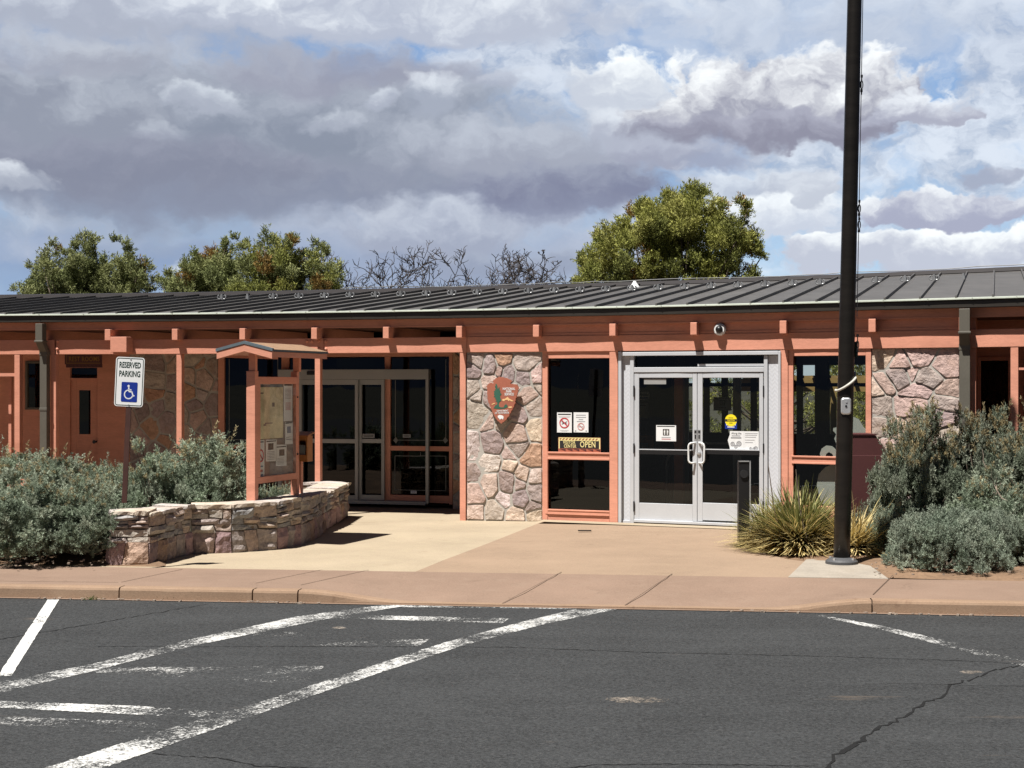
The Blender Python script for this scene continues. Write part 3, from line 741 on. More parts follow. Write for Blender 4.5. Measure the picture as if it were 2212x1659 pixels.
def stones(mb, seeds, cols, rect, mapf0, gap=.024, depth=.027, seed=1, an=1.0):
    x0_, y0_, x1_, y1_ = rect
    def mapf(x, y, o):                                 # curved joints, straight panel edges
        k = max(0, min(1, min(x - x0_, x1_ - x, y - y0_, y1_ - y) / .12)) * .032
        return mapf0(x + k * mnoise.noise((x * 3.3, y * 3.3, seed)), y + k * mnoise.noise((x * 3.3 + 9, y * 3.3, seed)), o)
    seeds = [(x, y * an) for x, y in seeds]; rect = (x0_, y0_ * an, x1_, y1_ * an)
    rnd = random.Random(seed); rr = [rnd.uniform(.10, .20) for _ in seeds]
    for poly, col in zip(cells(seeds, rect, gap, rr), cols):
        if len(poly) < 3: continue
        poly = [(x, y / an) for x, y in poly]
        area = abs(sum(poly[i][0] * poly[(i + 1) % len(poly)][1] - poly[(i + 1) % len(poly)][0] * poly[i][1] for i in range(len(poly)))) / 2
        if area < .002: continue
        # cut the corners, split the edges and roughen them
        q = []
        for i in range(len(poly)):
            a, b = poly[i], poly[(i + 1) % len(poly)]; L = math.hypot(b[0] - a[0], b[1] - a[1]); c = min(.3, .011 / max(L, .001))
            n = max(2, int(L / .045))
            for k in range(n + 1):
                f = c + (1 - 2 * c) * k / n; q.append((a[0] + (b[0] - a[0]) * f, a[1] + (b[1] - a[1]) * f))
        cx = sum(p[0] for p in q) / len(q); cy = sum(p[1] for p in q) / len(q); so = rnd.uniform(0, 50); d = depth * rnd.uniform(.7, 1.3)
        tx, ty = rnd.uniform(-.06, .06), rnd.uniform(-.06, .06)
        def ring(f, o, jit):
            r = []
            for x, y in q:
                w = 1 - jit * .42 * (1 + mnoise.noise((x * 11 + so, y * 11, so)) + .5 * mnoise.noise((x * 31 + so, y * 31, so)))
                X = cx + (x - cx) * f * w; Y = cy + (y - cy) * f * w
                r.append(mapf(X, Y, o + (X - cx) * tx + (Y - cy) * ty + ((.010 * mnoise.noise((X * 13, Y * 13, so)) + .005 * mnoise.noise((X * 33, Y * 33, so))) if o > .01 else 0)))
            return r
        n = len(q); vs = ring(1.0, -.02, .06) + ring(.995, d * .7, .06) + ring(.965, d * 1.0, .06) + ring(.72, d * 1.08, .05) + ring(.36, d * 1.12, .05) + [mapf(cx, cy, d * 1.12)]
        fs = []
        for r in range(4):
            for k in range(n): fs.append((r * n + k, r * n + (k + 1) % n, (r + 1) * n + (k + 1) % n, (r + 1) * n + k))
        for k in range(n): fs.append((4 * n + k, 4 * n + (k + 1) % n, 5 * n))
        mb.add(vs, fs, 0, col)
SC = {'c': (.60, .475, .385), 'p': (.51, .38, .335), 'm': (.36, .285, .27), 'g': (.45, .38, .335), 'o': (.50, .31, .215), 'w': (.64, .54, .485)}
def scol(k, rnd): 
    b = SC[k]; f = rnd.uniform(.9, 1.1); return (AL * b[0] * f, AL * b[1] * f * rnd.uniform(.97, 1.03), AL * b[2] * f * rnd.uniform(.95, 1.05), 1)
def stone_panel(name, parent, x0, x1, y0, y1, o, seeds_px=None, keys=None, thick=.3, seed=1, n=30, z0=None, cellw=.34, an=1.0):
    rnd = random.Random(seed); t0, t1 = T(x0, o), T(x1, o); tm = (t0 + t1) / 2
    zt = Z(y0, tm, o); zb = Z(y1, tm, o) if z0 is None else z0
    if seeds_px:
        sd = [(T(x, o), Z(y, tm, o)) for x, y in seeds_px]; cols = [scol(k, rnd) for k in keys]
    else:
        sd = []; tries = 0
        while tries < 4000:
            tries += 1; p = (rnd.uniform(t0, t1), rnd.uniform(zb, zt)); rr = cellw * rnd.uniform(.6, 1.15)
            if all(math.hypot((p[0] - q[0]) / 1.15, p[1] - q[1]) > rr * .78 for q in sd): sd.append(p)
        cols = [scol(rnd.choice('cpmmggopm'), rnd) for _ in sd]
    mb = MB(); stones(mb, sd, cols, (t0 + .004, zb, t1 - .004, zt), lambda a, b, d: W(a, o - .03 + d, b), seed=seed, an=an)
    w = mb.build(name, M['stone'], parent)
    mo = MB(); mo.fb(t0, t1, o - thick, o - .019, zb - .02, zt + .02); mo.build('mortar', M['mortar'], w)
    return w

# ------------------------------------------------------------------ the building
B = thing('visitor_centre', (0, 23, 0), 'long low visitor centre with salmon pink timber front, stone panels and dark metal roof', 'building')
TL, TR = T(-420), T(2620)
ZB0, ZB1 = 2.475, 2.708
# roof: low-pitched standing seam
EO, EZ, SL = .14, 3.105, .11
tA, tB = T(0, EO), T(2209, EO)
def ridgeL(t): return max(3.6, 5.45 + (t - tA) / (tB - tA) * 2.85)
def roofp(t, L, h=0.0): return W(t, EO - L, EZ + SL * L + h)
rm = MB(); n = 60; vs = []
for i in range(n + 1):
    t = TL + (TR - TL) * i / n; L = ridgeL(t)
    vs += [roofp(t, 0), roofp(t, L), W(t, EO - L - 5.5, EZ + SL * L - .9), W(t, EO - L - 5.5, EZ + SL * L - 1.0), roofp(t, L, -.12), roofp(t, .02, -.03)]
fs = []
for i in range(n):
    for k in range(6): fs.append((6 * i + k, 6 * i + (k + 1) % 6, 6 * i + 6 + (k + 1) % 6, 6 * i + 6 + k))
rm.add(vs, fs)
seam_ref = T(2065, EO); SP = .4572; seams = []
k = int((TL - seam_ref) / SP)
while seam_ref + k * SP < TR: seams.append(seam_ref + k * SP); k += 1
for t in seams:
    L = ridgeL(t); hw = .011; hh = .042; p = []
    for zz in (.0, hh):
        p += [roofp(t - hw, -.005, zz), roofp(t + hw, -.005, zz), roofp(t + hw, L - .05, zz), roofp(t - hw, L - .05, zz)]
    rm.hexa(p)
roof = rm.build('roof', M['roof'], B)
rc = MB(); vs = []
for i in range(n + 1):
    t = TL + (TR - TL) * i / n; L = ridgeL(t); vs += [roofp(t, L - .22, .012), roofp(t, L - .20, .075), roofp(t, L + .2, .065), roofp(t, L + .2, -.05)]
fs = []
for i in range(n):
    for k in range(3): fs.append((4 * i + k, 4 * i + k + 1, 4 * i + 5 + k, 4 * i + 4 + k))
rc.add(vs, fs); rc.build('ridge_cap', M['ridge'], roof)
# loose lightning cable along the ridge
cb = MB(); pts = []; random.seed(8)
t = T(700, -5)
while t < TR - 1:
    L = ridgeL(t); pts.append(roofp(t, L - .1, .09 + .05 * abs(mnoise.noise((t * 1.3, 2, 1))) + .03 * mnoise.noise((t * .5, 7, 1)))); t += .25
cb.tube(pts, .008, 5); cb.build('lightning_cable', M['black'], roof)
# snow guards, one pair of curls on each seam
def sg_mesh(curls):
    m = MB(); m.box((0, 0, .035), (.05, .06, .07)); m.box((0, .0, .085), (.03, .05, .05))
    if curls:
        for sx in (-1, 1):
            pts = []
            for k in range(15):
                a = R(100) - sx * 0 + R(320) * k / 14; pts.append(Vector((sx * (.044 + .033 * math.cos(a) * -1), .0, .056 + .035 * math.sin(a))))
            m.tube(pts, .0125, 7)
    return m.mesh('snow_guard', M['guard'])
sgA, sgB = sg_mesh(True), sg_mesh(False); first = True; idx = 0
for t in seams:
    L = ridgeL(t) * .60; q = roofp(t, L, .04); pxx = q.x / q.y * F + CX
    if 425 < pxx < 2100:
        idx += 1
        me = sgB if (idx == 2 or pxx > 2040) else sgA
        o = link('snow_guard', me, roof); Mx = FM(t, EO - L, q.z - .02); o.matrix_world = Mx
        o.matrix_basis = Matrix(((Mx[0][0], -Mx[0][2], Mx[0][1], Mx[0][3]), (Mx[1][0], -Mx[1][2], Mx[1][1], Mx[1][3]), (Mx[2][0], -Mx[2][2], Mx[2][1], Mx[2][3]), (0, 0, 0, 1)))
        o.matrix_parent_inverse = Matrix.Identity(4)
# white vent cone
q = roofp(T(1371, EO - 5.3), 5.3); vc = MB(); vc.tube([q + Vector((0, 0, -.05)), q + Vector((0, 0, .05))], .05, 12); vc.tube([q + Vector((0, 0, .03)), q + Vector((0, 0, .05)), q + Vector((0, 0, .11)), q + Vector((0, 0, .155))], [.095, .09, .045, .022], 16); vc.build('roof_vent', M['white'], roof)
# gutter, pale drip edge, fascia, soffit
gm = MB(); gm.fb(TL, TR, .03, .165, 2.985, 3.078); gm.fb(TL, TR, .03, .185, 3.079, 3.090); gm.build('gutter', M['brown_metal'], B, bevel=.006)
dm = MB(); vs = []
for i in range(n + 1):
    t = TL + (TR - TL) * i / n; vs += [W(t, .195, 3.091), W(t, .192, 3.106), W(t, .10, 3.122), W(t, .10, 3.091)]
fs = []
for i in range(n):
    for k in range(4): fs.append((4 * i + k, 4 * i + (k + 1) % 4, 4 * i + 4 + (k + 1) % 4, 4 * i + 4 + k))
dm.add(vs, fs); 
for xx in np.arange(-300, 2500, 96): 
    tt_ = T(xx, .19); dm.fb(tt_ - .008, tt_ + .008, .15, .20, 3.088, 3.1105)
dm.build('drip_edge', M['drip'], B)
fm = MB(); fm.fb(TL, TR, -.02, .029, 2.868, 2.99); fm.fb(TL, TR, -.02, .036, 2.862, 2.882); fm.build('fascia', M['pink'], B)
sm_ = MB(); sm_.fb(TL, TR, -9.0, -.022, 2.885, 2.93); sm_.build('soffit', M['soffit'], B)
# rafter tails
for x0 in (-68, 77, 226, 371, 517, 672, 827, 985, 1151, 1316, 1491, 1684, 1876, 2071, 2270):
    w = {True: .094, False: .094}[True]; t = T(x0, .175)
    r = MB(); r.fb(t, t + w, -2.1 if x0 < 980 or x0 > 2060 else -.1, .175, 2.69, 2.866); r.build('rafter_tail', M['pink'], B, bevel=.006)
# beam over the porch, lintel over the rooms, and the boarded panel above
def beam(x0, x1, o=0.0):
    b = MB(); b.fb(T(x0), T(x1), -.14, o, ZB0, ZB1 - .0); return b.build('beam', M['pink'], B, bevel=.005)
beam(-420, 117.5, -.003); b2 = beam(121, 699); b3 = beam(700, 1008); b4 = beam(1009, 2072); b5 = beam(2096, 2620)
pm = MB(); pm.fb(T(1000), T(2072), -.12, -.022, ZB1 - .02, 2.875); pm.fb(T(1000), T(2072), -.12, -.012, ZB1 + .002, 2.745); pm.build('boarded_panel', M['pink'], B)
bp_ = MB(); t = T(238, .2); bp_.fb(t, t + .27, .005, .2, Z(761, t, .2), Z(727.6, t, .2)); bp_.build('junction_box', M['pink'], B, bevel=.006)
for x in (124.5, 663, 673.5, 689.5, 704):
    for y in (737, 754):
        if x in (663, 673.5) and y == 754: continue
        bl = MB(); t = T(x); q = W(t, 0, Z(y, t)); nn = N.to_3d() if hasattr(N, 'to_3d') else Vector((N.x, N.y, 0)); bl.tube([q, q + nn * .02, q + nn * .028], [.024, .022, .008], 10); bl.build('beam_bolt', M['pink'], B)
# posts
def post(x0, w=.088, d=.09, o=-.004, z0=-.06, z1=ZB0 - .001, mat='pink'):
    p = MB(); t = T(x0, o); p.fb(t, t + w, o - d, o, z0, z1); return p.build('post', M[mat], B, bevel=.005)
post(31); post(109.5); post(381); post(680); post(993.2, .094); post(-130)
post(18, .05, .05, -.3, -.06, 2.12); post(-15, .05, .05, -.3, -.06, 2.12); post(2183, .094)
rl = MB(); rl.fb(T(-420), T(31), -.06, -.02, Z(813, T(0)), Z(806, T(0))); rl.build('rail', M['pink'], B); rl = MB(); rl.fb(T(2197), T(2620), -.06, -.02, Z(799, T(2220)), Z(794, T(2220))); rl.build('rail', M['pink'], B)
sl = MB(); sl.fb(T(-420), T(121), -.12, .02, .35, .47); sl.build('sill_beam', M['pink'], B)
# downspouts with their offset boxes
def downspout(x0, w, up0, up1, zc):
    d = MB(); t = T(x0, .12)
    d.fb(t, t + w, .10, .22, Z(up1, t, .2), Z(up0, t, .2)); d.fb(t - .012, t + w + .012, .09, .232, Z(up1, t, .2) - .012, Z(up1, t, .2) + .02)
    p = []
    zb = Z(up1, t, .2); za = zb - .17
    p = [W(t, .10, za), W(t + w, .10, za), W(t + w, .005, za), W(t, .005, za), W(t, .22, zb), W(t + w, .22, zb), W(t + w, .10, zb), W(t, .10, zb)]
    d.hexa(p); d.fb(t, t + w, .004, .10, zc, za + .03); d.fb(t - .006, t + w + .006, .0025, .106, za - .05, za + .035)
    d.fb(t - .006, t + w + .006, .0025, .106, zc + .95, zc + 1.0)
    d.hexa([W(t, .26, zc - .12), W(t + w, .26, zc - .12), W(t + w, .12, zc - .12), W(t, .12, zc - .12), W(t, .1, zc), W(t + w, .1, zc), W(t + w, .01, zc), W(t, .01, zc)])
    return d.build('downspout', M['downspout'], B, bevel=.006)
downspout(84, .115, 699, 738, .62); downspout(2072, .135, 667, 719, .3)

# ---- stone panels
pc = [(110,390,'m'),(145,330,'g'),(235,360,'m'),(335,310,'o'),(305,392,'p'),(378,412,'m'),(500,330,'g'),(490,430,'m'),(570,422,'p'),(580,505,'g'),(230,470,'c'),(110,500,'g'),(450,510,'g'),(160,572,'g'),(222,570,'m'),(130,700,'g'),(513,572,'p'),(555,645,'g'),(440,690,'m'),(225,775,'p'),(325,775,'g'),(560,795,'c'),(108,930,'w'),(245,905,'m'),(420,850,'p'),(380,980,'p'),(432,928,'m'),(535,1005,'o'),(242,1060,'w'),(380,1090,'c'),(465,1142,'c'),(110,1150,'m'),(240,1215,'c'),(362,1200,'m'),(440,1210,'m'),(560,1165,'w'),(125,1290,'p'),(338,1312,'w'),(465,1305,'m'),(560,1270,'m'),(540,1350,'m'),(135,1392,'c'),(270,1392,'g'),(422,1425,'c'),(565,1425,'c')]
SPc = [(987.5 + x * .2977, 685.8 + y * .2977) for x, y, _ in pc]
stone_panel('stone_wall', B, 1007.5, 1171, 764, 1124, -.02, SPc, [k for _, _, k in pc], seed=4)
pr = [(870,330,'c'),(955,350,'p'),(1090,320,'p'),(1265,365,'p'),(820,480,'c'),(895,455,'p'),(965,430,'m'),(1030,415,'p'),(1140,440,'g'),(1275,500,'p'),(865,610,'g'),(1075,512,'p'),(1035,605,'p'),(1240,580,'g'),(1200,665,'m'),(1090,690,'p'),(850,735,'g'),(960,740,'c'),(1260,770,'g'),(1100,800,'m'),(900,860,'p'),(1230,900,'g'),(1020,920,'c'),(850,1000,'m'),(1150,1010,'p'),(1280,1040,'g'),(970,1080,'g'),(860,1130,'c'),(1090,1150,'m'),(1240,1170,'p')]
SPr = [(1590.9 + x * .3638, 658.3 + y * .3638) for x, y, _ in pr]
stone_panel('stone_wall', B, 1882, 2073, 752, 1120, -.035, SPr, [k for _, _, k in pr], seed=9, z0=-.02, an=1.45)
stone_panel('stone_wall', B, 280, 471, 760, 1095, -2.0, seed=12, cellw=.42, z0=-.06, an=.85)
stone_panel('stone_wall', B, 977.5, 1100, 760, 1095, -1.98, seed=15, cellw=.36, z0=-.06)

# ---- porch back wall (left), 2 m behind the posts
def wallboxes(name, o, th_, mat, rects, parent=B):
    m = MB()
    for x0, x1, z0, z1 in rects: m.fb(T(x0, o), T(x1, o), o - th_, o, z0, z1)
    return m.build(name, M[mat], parent)
def zz(y, x, o): return Z(y, T(x, o), o)
o = -2.0
y_ = lambda y, x=150: zz(y, x, o)
wallboxes('wall', o, .15, 'pink', [(-420, 56, -.06, 2.9), (56, 100, -.06, y_(884)), (56, 100, y_(781), 2.9), (100, 151, -.06, 2.9), (151, 210, y_(794.5), 2.9), (151, 210, y_(820), y_(816.8)), (210, 280, -.06, 2.9)])
def pane(name, x0, x1, y0, y1, o, parent, mat='glass_dark', th_=.008):
    m = MB(); m.fp(x0, x1, y0, y1, o, th_); return m.build(name, M[mat], parent)
def frame(name, x0, x1, y0, y1, o, wx, wy, d, mat, parent, bevel=.004, bot=None, top=None):
    m = MB(); t0, t1 = T(x0, o), T(x1, o); tm = (t0 + t1) / 2; z1, z0 = Z(y0, tm, o), Z(y1, tm, o); bt = wy if bot is None else bot; tp = wy if top is None else top
    m.fb(t0, t0 + wx, o - d, o, z0, z1); m.fb(t1 - wx, t1, o - d, o, z0, z1); m.fb(t0 + wx, t1 - wx, o - d + .002, o - .002, z0, z0 + bt); m.fb(t0 + wx, t1 - wx, o - d + .002, o - .002, z1 - tp, z1)
    return m.build(name, M[mat], parent, bevel=bevel)
wn = frame('window', 54, 100, 780, 885, -1.97, .04, .04, .06, 'downspout', B); pane('pane', 57, 97, 783, 882, -2.01, wn)
dt = MB(); dt.fp(151, 210, 794.5, 816.8, -2.05, .01); dt.build('transom_pane', M['glass_dark'], B)
df = frame('rest_room_door', 151, 210, 820, 1094, -2.03, .12, .14, .045, 'pink', B, bot=.25)
dm_ = MB(); dm_.fp(160, 203, 828, 843, -2.034, .03); dm_.fp(160, 171, 843, 938, -2.034, .03); dm_.fp(201, 203, 843, 938, -2.034, .03); dm_.fp(160, 203, 938, 1065, -2.034, .03); dm_.build('door_panel', M['pink'], df)
pane('pane', 170, 202, 842, 939, -2.04, df)
kn = MB(); t = T(205.5, -1.98); q = W(t, -2.03, 1.0); kn.tube([q, q + Vector((N.x, N.y, 0)) * .05, q + Vector((N.x, N.y, 0)) * .09], [.012, .02, .032], 10); kn.build('door_knob', M['black'], df)

# ---- porch glazing and sliding door
o = -2.0
fr = MB()
def V_(x0, x1, y0, y1, oo=-1.99, d=.09): fr.fp(x0, x1, y0, y1, oo, d)
V_(471, 484, 755, 1092); V_(484, 608, 961, 969); V_(484, 608, 1080, 1092); V_(484, 977, 755, 771, -1.992, .086); V_(608, 624, 755, 1092, -1.988); V_(831, 843, 771, 1084); V_(970, 977.4, 755, 1090); V_(843, 970, 963.7, 974); V_(843, 970, 1070, 1086)
gl = fr.build('glazing_frame', M['pink'], B, bevel=.004)
for a_ in ((484, 608, 771, 961), (484, 608, 969, 1080), (624, 831, 771, 1084), (843, 970, 771, 963.7), (843, 970, 974, 1070)): pane('pane', *a_, -2.03, gl)
def etched(lines, diamonds=()):
    et = MB(); oo = -2.026; w = 1.3
    for x0, y0, x1, y1 in lines:
        if abs(x1 - x0) > abs(y1 - y0): et.fp(min(x0, x1) - .6, max(x0, x1) + .6, y0 - w / 2, y0 + w / 2, oo, .003)
        else: et.fp(x0 - w / 2, x0 + w / 2, min(y0, y1), max(y0, y1), oo, .003)
    for cx_ in diamonds:
        t = T(cx_, oo); et.prism([(0, -.055), (.045, 0), (0, .055), (-.045, 0)], .002, FM(t, -2.024, Z(951, t, oo)))
    et.build('etched_border', M['etch'], gl)
etched([(495, 776, 495, 950), (495, 950, 600, 950), (600, 776, 600, 950)])
etched([(854, 821, 854, 951), (963, 776, 963, 951), (854, 951, 963, 951)], (855, 962))
etched([(853, 985, 908, 985), (908, 977, 908, 985), (908, 985, 963, 985), (853, 985, 853, 1059), (963, 985, 963, 1059), (853, 1059, 963, 1059)])
sd = MB(); O2 = -1.86
sd.fp(600, 925.5, 798, 819.5, O2, .13); sd.fp(919, 925.5, 819.5, 1088, O2, .06); sd.fp(600, 919, 1080.5, 1088, O2, .1); sd.fp(600, 608, 819.5, 1080.5, O2, .06)
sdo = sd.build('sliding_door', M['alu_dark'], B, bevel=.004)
def leaf(x0, x1, oo):
    m = MB(); w = 6.5; m.fp(x0, x0 + w, 820, 1080, oo, .045); m.fp(x1 - w, x1, 820, 1080, oo, .045); m.fp(x0 + w, x1 - w, 820, 831, oo - .002, .04); m.fp(x0 + w, x1 - w, 948, 957, oo - .002, .04); m.fp(x0 + w, x1 - w, 1069, 1080, oo - .002, .04)
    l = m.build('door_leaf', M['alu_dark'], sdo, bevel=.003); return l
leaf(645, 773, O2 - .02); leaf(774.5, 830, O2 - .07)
sn = MB(); sn.fp(662, 682, 802, 810, O2 + .05, .05); sn.build('motion_sensor', M['black'], sdo, bevel=.01)
for x0, x1, y0, y1, oo, lab in ((783, 809, 937, 946, O2 - .055, 'small pale notice on the glass of the sliding door'), (870, 887, 938, 945.5, -2.0, 'small pale notice on the fixed pane right of the sliding door'), (887, 900, 1060, 1066, -2.0, 'small blue and white sticker low on the fixed pane right of the sliding door')):
    m = MB(); m.fp(x0, x1, y0, y1, oo, .003); m.cur = 1
    h = (y1 - y0); m.fp(x0 + 2, x1 - 2, y0 + h * .28, y0 + h * .4, oo + .001, .002); m.fp(x0 + 3, x1 - 3, y0 + h * .58, y0 + h * .7, oo + .001, .002)
    tag(m.build('glass_notice', [M['grey_ink'] if y1 < 1000 else M['white'], M['ink'] if y1 < 1000 else M['blue']]), lab, 'notice')
# soffit-height transom strip over the porch glazing is the rafters' shade; rooms behind
# ---- fixed window 1 with pink frame
w1 = MB()
def w1f(x0, x1, y0, y1, oo, d): w1.fp(x0, x1, y0, y1, oo, d)
w1f(1171.5, 1182.7, 756, 1123, -.02, .12); w1f(1316.5, 1334.5, 756, 1129, -.003, .12); w1f(1182.7, 1316.5, 756, 774, -.022, .1); w1f(1182.7, 1316.5, 978.5, 992, -.015, .09); w1f(1182.7, 1316.5, 1104, 1113, -.01, .1); w1f(1180, 1316.5, 1113, 1126, -.03, .08)
w1f(1178, 1182.9, 770, 1110, -.012, .03); w1f(1182.7, 1316.5, 976.8, 980.5, .0, .03); w1f(1182.7, 1316.5, 989.5, 993.5, -.006, .03); w1f(1182.7, 1316.5, 1101.5, 1105, -.002, .03)
w1o = w1.build('window', M['pink'], B, bevel=.004)
pane('pane', 1182, 1317, 773, 979, -.085, w1o); pane('pane', 1182, 1317, 991, 1105, -.085, w1o)
# ---- fixed window 2
w2 = MB()
def w2f(x0, x1, y0, y1, oo, d): w2.fp(x0, x1, y0, y1, oo, d)
w2f(1685.5, 1702, 752, 1134, -.003, .12); w2f(1702, 1713.5, 752, 1130, -.02, .11); w2f(1713.5, 1870, 750, 768.5, -.022, .1); w2f(1870, 1881.8, 748, 1130, -.02, .11); w2f(1713.5, 1870, 987.5, 1002, -.015, .09); w2f(1713.5, 1870, 1094, 1130, -.03, .09); w2f(1710, 1870, 985.8, 989.5, .0, .03); w2f(1710, 1870, 999.5, 1003.5, -.006, .03)
w2o = w2.build('window', M['pink'], B, bevel=.004)
pane('pane', 1713, 1871, 768, 988, -.085, w2o, 'glass'); pane('pane', 1713, 1871, 1001, 1095, -.085, w2o, 'glass')

# ---- entrance: aluminium frame, zigzag panels, two glazed leaves
ef = MB(); DO = -.01
def EB(x0, x1, y0, y1, oo, d, **k): ef.fp(x0, x1, y0, y1, oo, d, **k)
EB(1335.5, 1342, 759.5, 1131, DO + .03, .16); EB(1681, 1686.2, 758, 1134, DO + .03, .16); EB(1342, 1681, 759.5, 767.5, DO + .028, .15)
EB(1361, 1369, 767.5, 1131, DO, .12); EB(1650, 1658, 767.5, 1133, DO, .12); EB(1369, 1650, 793, 804, DO - .002, .12); EB(1369, 1650, 1127.5, 1133.5, DO + .03, .14)
EB(1342, 1361, 1124, 1131, DO - .01, .1); EB(1658, 1681, 1126, 1133, DO - .01, .1)
efo = ef.build('entrance_frame', M['alu'], B, bevel=.004)
for xa, xb in ((1342, 1361), (1658, 1681)): zp = MB(); zp.fp(xa, xb, 767.5, 1127 + (xa > 1500) * 2, DO - .03, .05); zp.build('zigzag_panel', M['zigzag'], efo)
pane('transom_pane', 1368, 1651, 767, 794, DO - .08, efo, 'glass_dark')
tb = MB(); tb.fp(1507, 1650, 786, 791, DO - .02, .05); tb.build('door_closer', M['alu'], efo)
def dleaf(x0, x1, hinge_left):
    m = MB(); st = 10.0; oo = DO - .012
    L = x0 + (10.5 if hinge_left else 11.0); Rr = x1 - (9.5 if hinge_left else 8.5)
    m.fp(x0, L, 805, 1126, oo, .045); m.fp(Rr, x1, 805, 1126, oo, .045); m.fp(L, Rr, 805, 816, oo - .001, .043); m.fp(L, Rr, 1088, 1126, oo - .001, .043)
    d = m.build('entrance_door', M['alu'], B, bevel=.004)
    pane('pane', L - 1, Rr + 1, 815, 1089, oo - .02, d, 'glass')
    b = MB(); b.fp(L, Rr, 972.5, 982, oo + .01, .035); b.cur = 1; b.fp(L, Rr, 970.6, 972.6, oo + .014, .03); b.build('push_bar', [M['black'], M['alu']], d)
    hx = (x1 - 3.5) if hinge_left else (x0 + 3.5); sg = -1 if hinge_left else 1
    t = T(hx, oo); za, zb = Z(957, t, oo), Z(1000, t, oo); pts = []
    reach = .088
    for u, zv in ((0, za), (.6, za), (.85, za - .012), (1, za - .04), (1, zb + .04), (.85, zb + .012), (.6, zb), (0, zb)): pts.append(W(t + sg * reach * u, oo + (.0 if u == 0 else .065), zv))
    h = MB(); h.tube(pts, .0135, 10); h.build('pull_handle', M['white'], d, smooth=True)
    h = MB(); h.fp(hx - 3, hx + 3, 928, 950, oo + .006, .01); h.cur = 1; h.fp(hx - 2, hx + 2, 930, 936, oo + .008, .004); h.fp(hx - 1.5, hx + 1.5, 939, 948, oo + .008, .004); h.build('lock_plate', [M['steel'], M['black']], d)
    xh = x0 - 1 if hinge_left else x1 + .5
    for y0, y1 in ((833, 857), (958, 979), (1083, 1105)):
        h = MB(); h.fp(xh - 1.3, xh + 1.3, y0, y1, oo + .022, .02); h.build('hinge', M['black'], d)
    if not hinge_left:
        h = MB(); q = W(t, oo, Z(979, t, oo)); nv = Vector((N.x, N.y, 0)); h.tube([q, q + nv * .02, q + nv * .024], [.03, .028, .015], 12); h.build('lock_cylinder', M['steel'], d)
dleaf(1370, 1505.6, True); dleaf(1506.6, 1648.5, False)

# ---- right-hand porch bay
wallboxes('wall', -1.6, .15, 'pink', [(2073, 2112, -.06, 2.9), (2112, 2185, -.06, .55), (2112, 2185, zz(772, 2150, -1.6), 2.9), (2185, 2215, -.06, 2.9), (2215, 2620, -.06, .55), (2215, 2620, zz(772, 2150, -1.6), 2.9)])
wr = frame('window', 2111, 2186, 771, 1060, -1.57, .05, .05, .06, 'pink', B); pane('pane', 2113, 2184, 773, 1058, -1.62, wr)
wr = frame('window', 2214, 2500, 771, 1060, -1.57, .05, .05, .06, 'pink', B); pane('pane', 2216, 2498, 773, 1058, -1.62, wr)
sw_ = MB(); sw_.fb(T(2073), T(2073) + .2, -1.6, -.05, -.06, 2.885); sw_.build('wall', M['pink'], B)

# ---- shell and rooms behind the glass
sh = MB(); BO = -8.2
t0, t1 = T(-420), T(2620)
tl0, tl1 = T(1470, BO), T(1925, BO)
zs0, zs1 = 1.05, 2.36
sh.fb(t0, tl0, BO - .15, BO, -.1, 3.6); sh.fb(tl1, t1, BO - .15, BO, -.1, 3.6); sh.fb(tl0, tl1, BO - .15, BO, -.1, zs0); sh.fb(tl0, tl1, BO - .15, BO, zs1, 3.6)
sh.fb(t0 - .15, t0, BO, -2, -.1, 3.5); sh.fb(t1, t1 + .15, BO, -1.6, -.1, 3.5)
sh.fb(T(1180) - .25, T(1180) - .10, BO, -.33, -.1, 2.885)
sh.fb(T(1882) + .1, T(1882) + .25, BO, -.35, -.1, 2.885)
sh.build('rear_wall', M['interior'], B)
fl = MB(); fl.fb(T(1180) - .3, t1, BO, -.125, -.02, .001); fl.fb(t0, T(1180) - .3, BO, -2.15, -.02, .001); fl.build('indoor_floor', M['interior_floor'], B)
rwf = MB()
for f in (0, .13, .22, .36, .45, .58, .70, .80, .9, 1.0):
    t = tl0 + (tl1 - tl0) * f; rwf.fb(t - .06, t + .06, BO - .02, BO + .05, zs0, zs1)
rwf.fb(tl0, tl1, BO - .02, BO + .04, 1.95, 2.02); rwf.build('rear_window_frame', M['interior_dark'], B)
# a lit-from-outside lobby: inner stone wall, pink column, inner door posts, displays
stone_panel('inner_stone_wall', B, 1176, 1345, 752, 1128, -1.5, seed=21, cellw=.42, z0=.0)
ic = MB(); t = T(1456, -1.6); ic.fb(t, t + .14, -1.75, -1.6, 0, 2.88); ic.build('inner_column', M['pink'], B)
iv = MB()
for xa, xb in ((1475, 1487), (1583, 1600), (1655, 1663)): iv.fp(xa, xb, 800, 1118, -2.6, .06)
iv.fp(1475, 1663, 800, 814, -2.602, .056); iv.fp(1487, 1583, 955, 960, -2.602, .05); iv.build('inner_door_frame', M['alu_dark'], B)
for xa, xb, oo in ((1372, 1452, -2.8), (1760, 1790, -3.4)): idk = MB(); idk.fb(T(xa, oo), T(xb, oo), oo - .2, oo, 0, 2.88); idk.build('display_wall', M['interior_dark'], B)
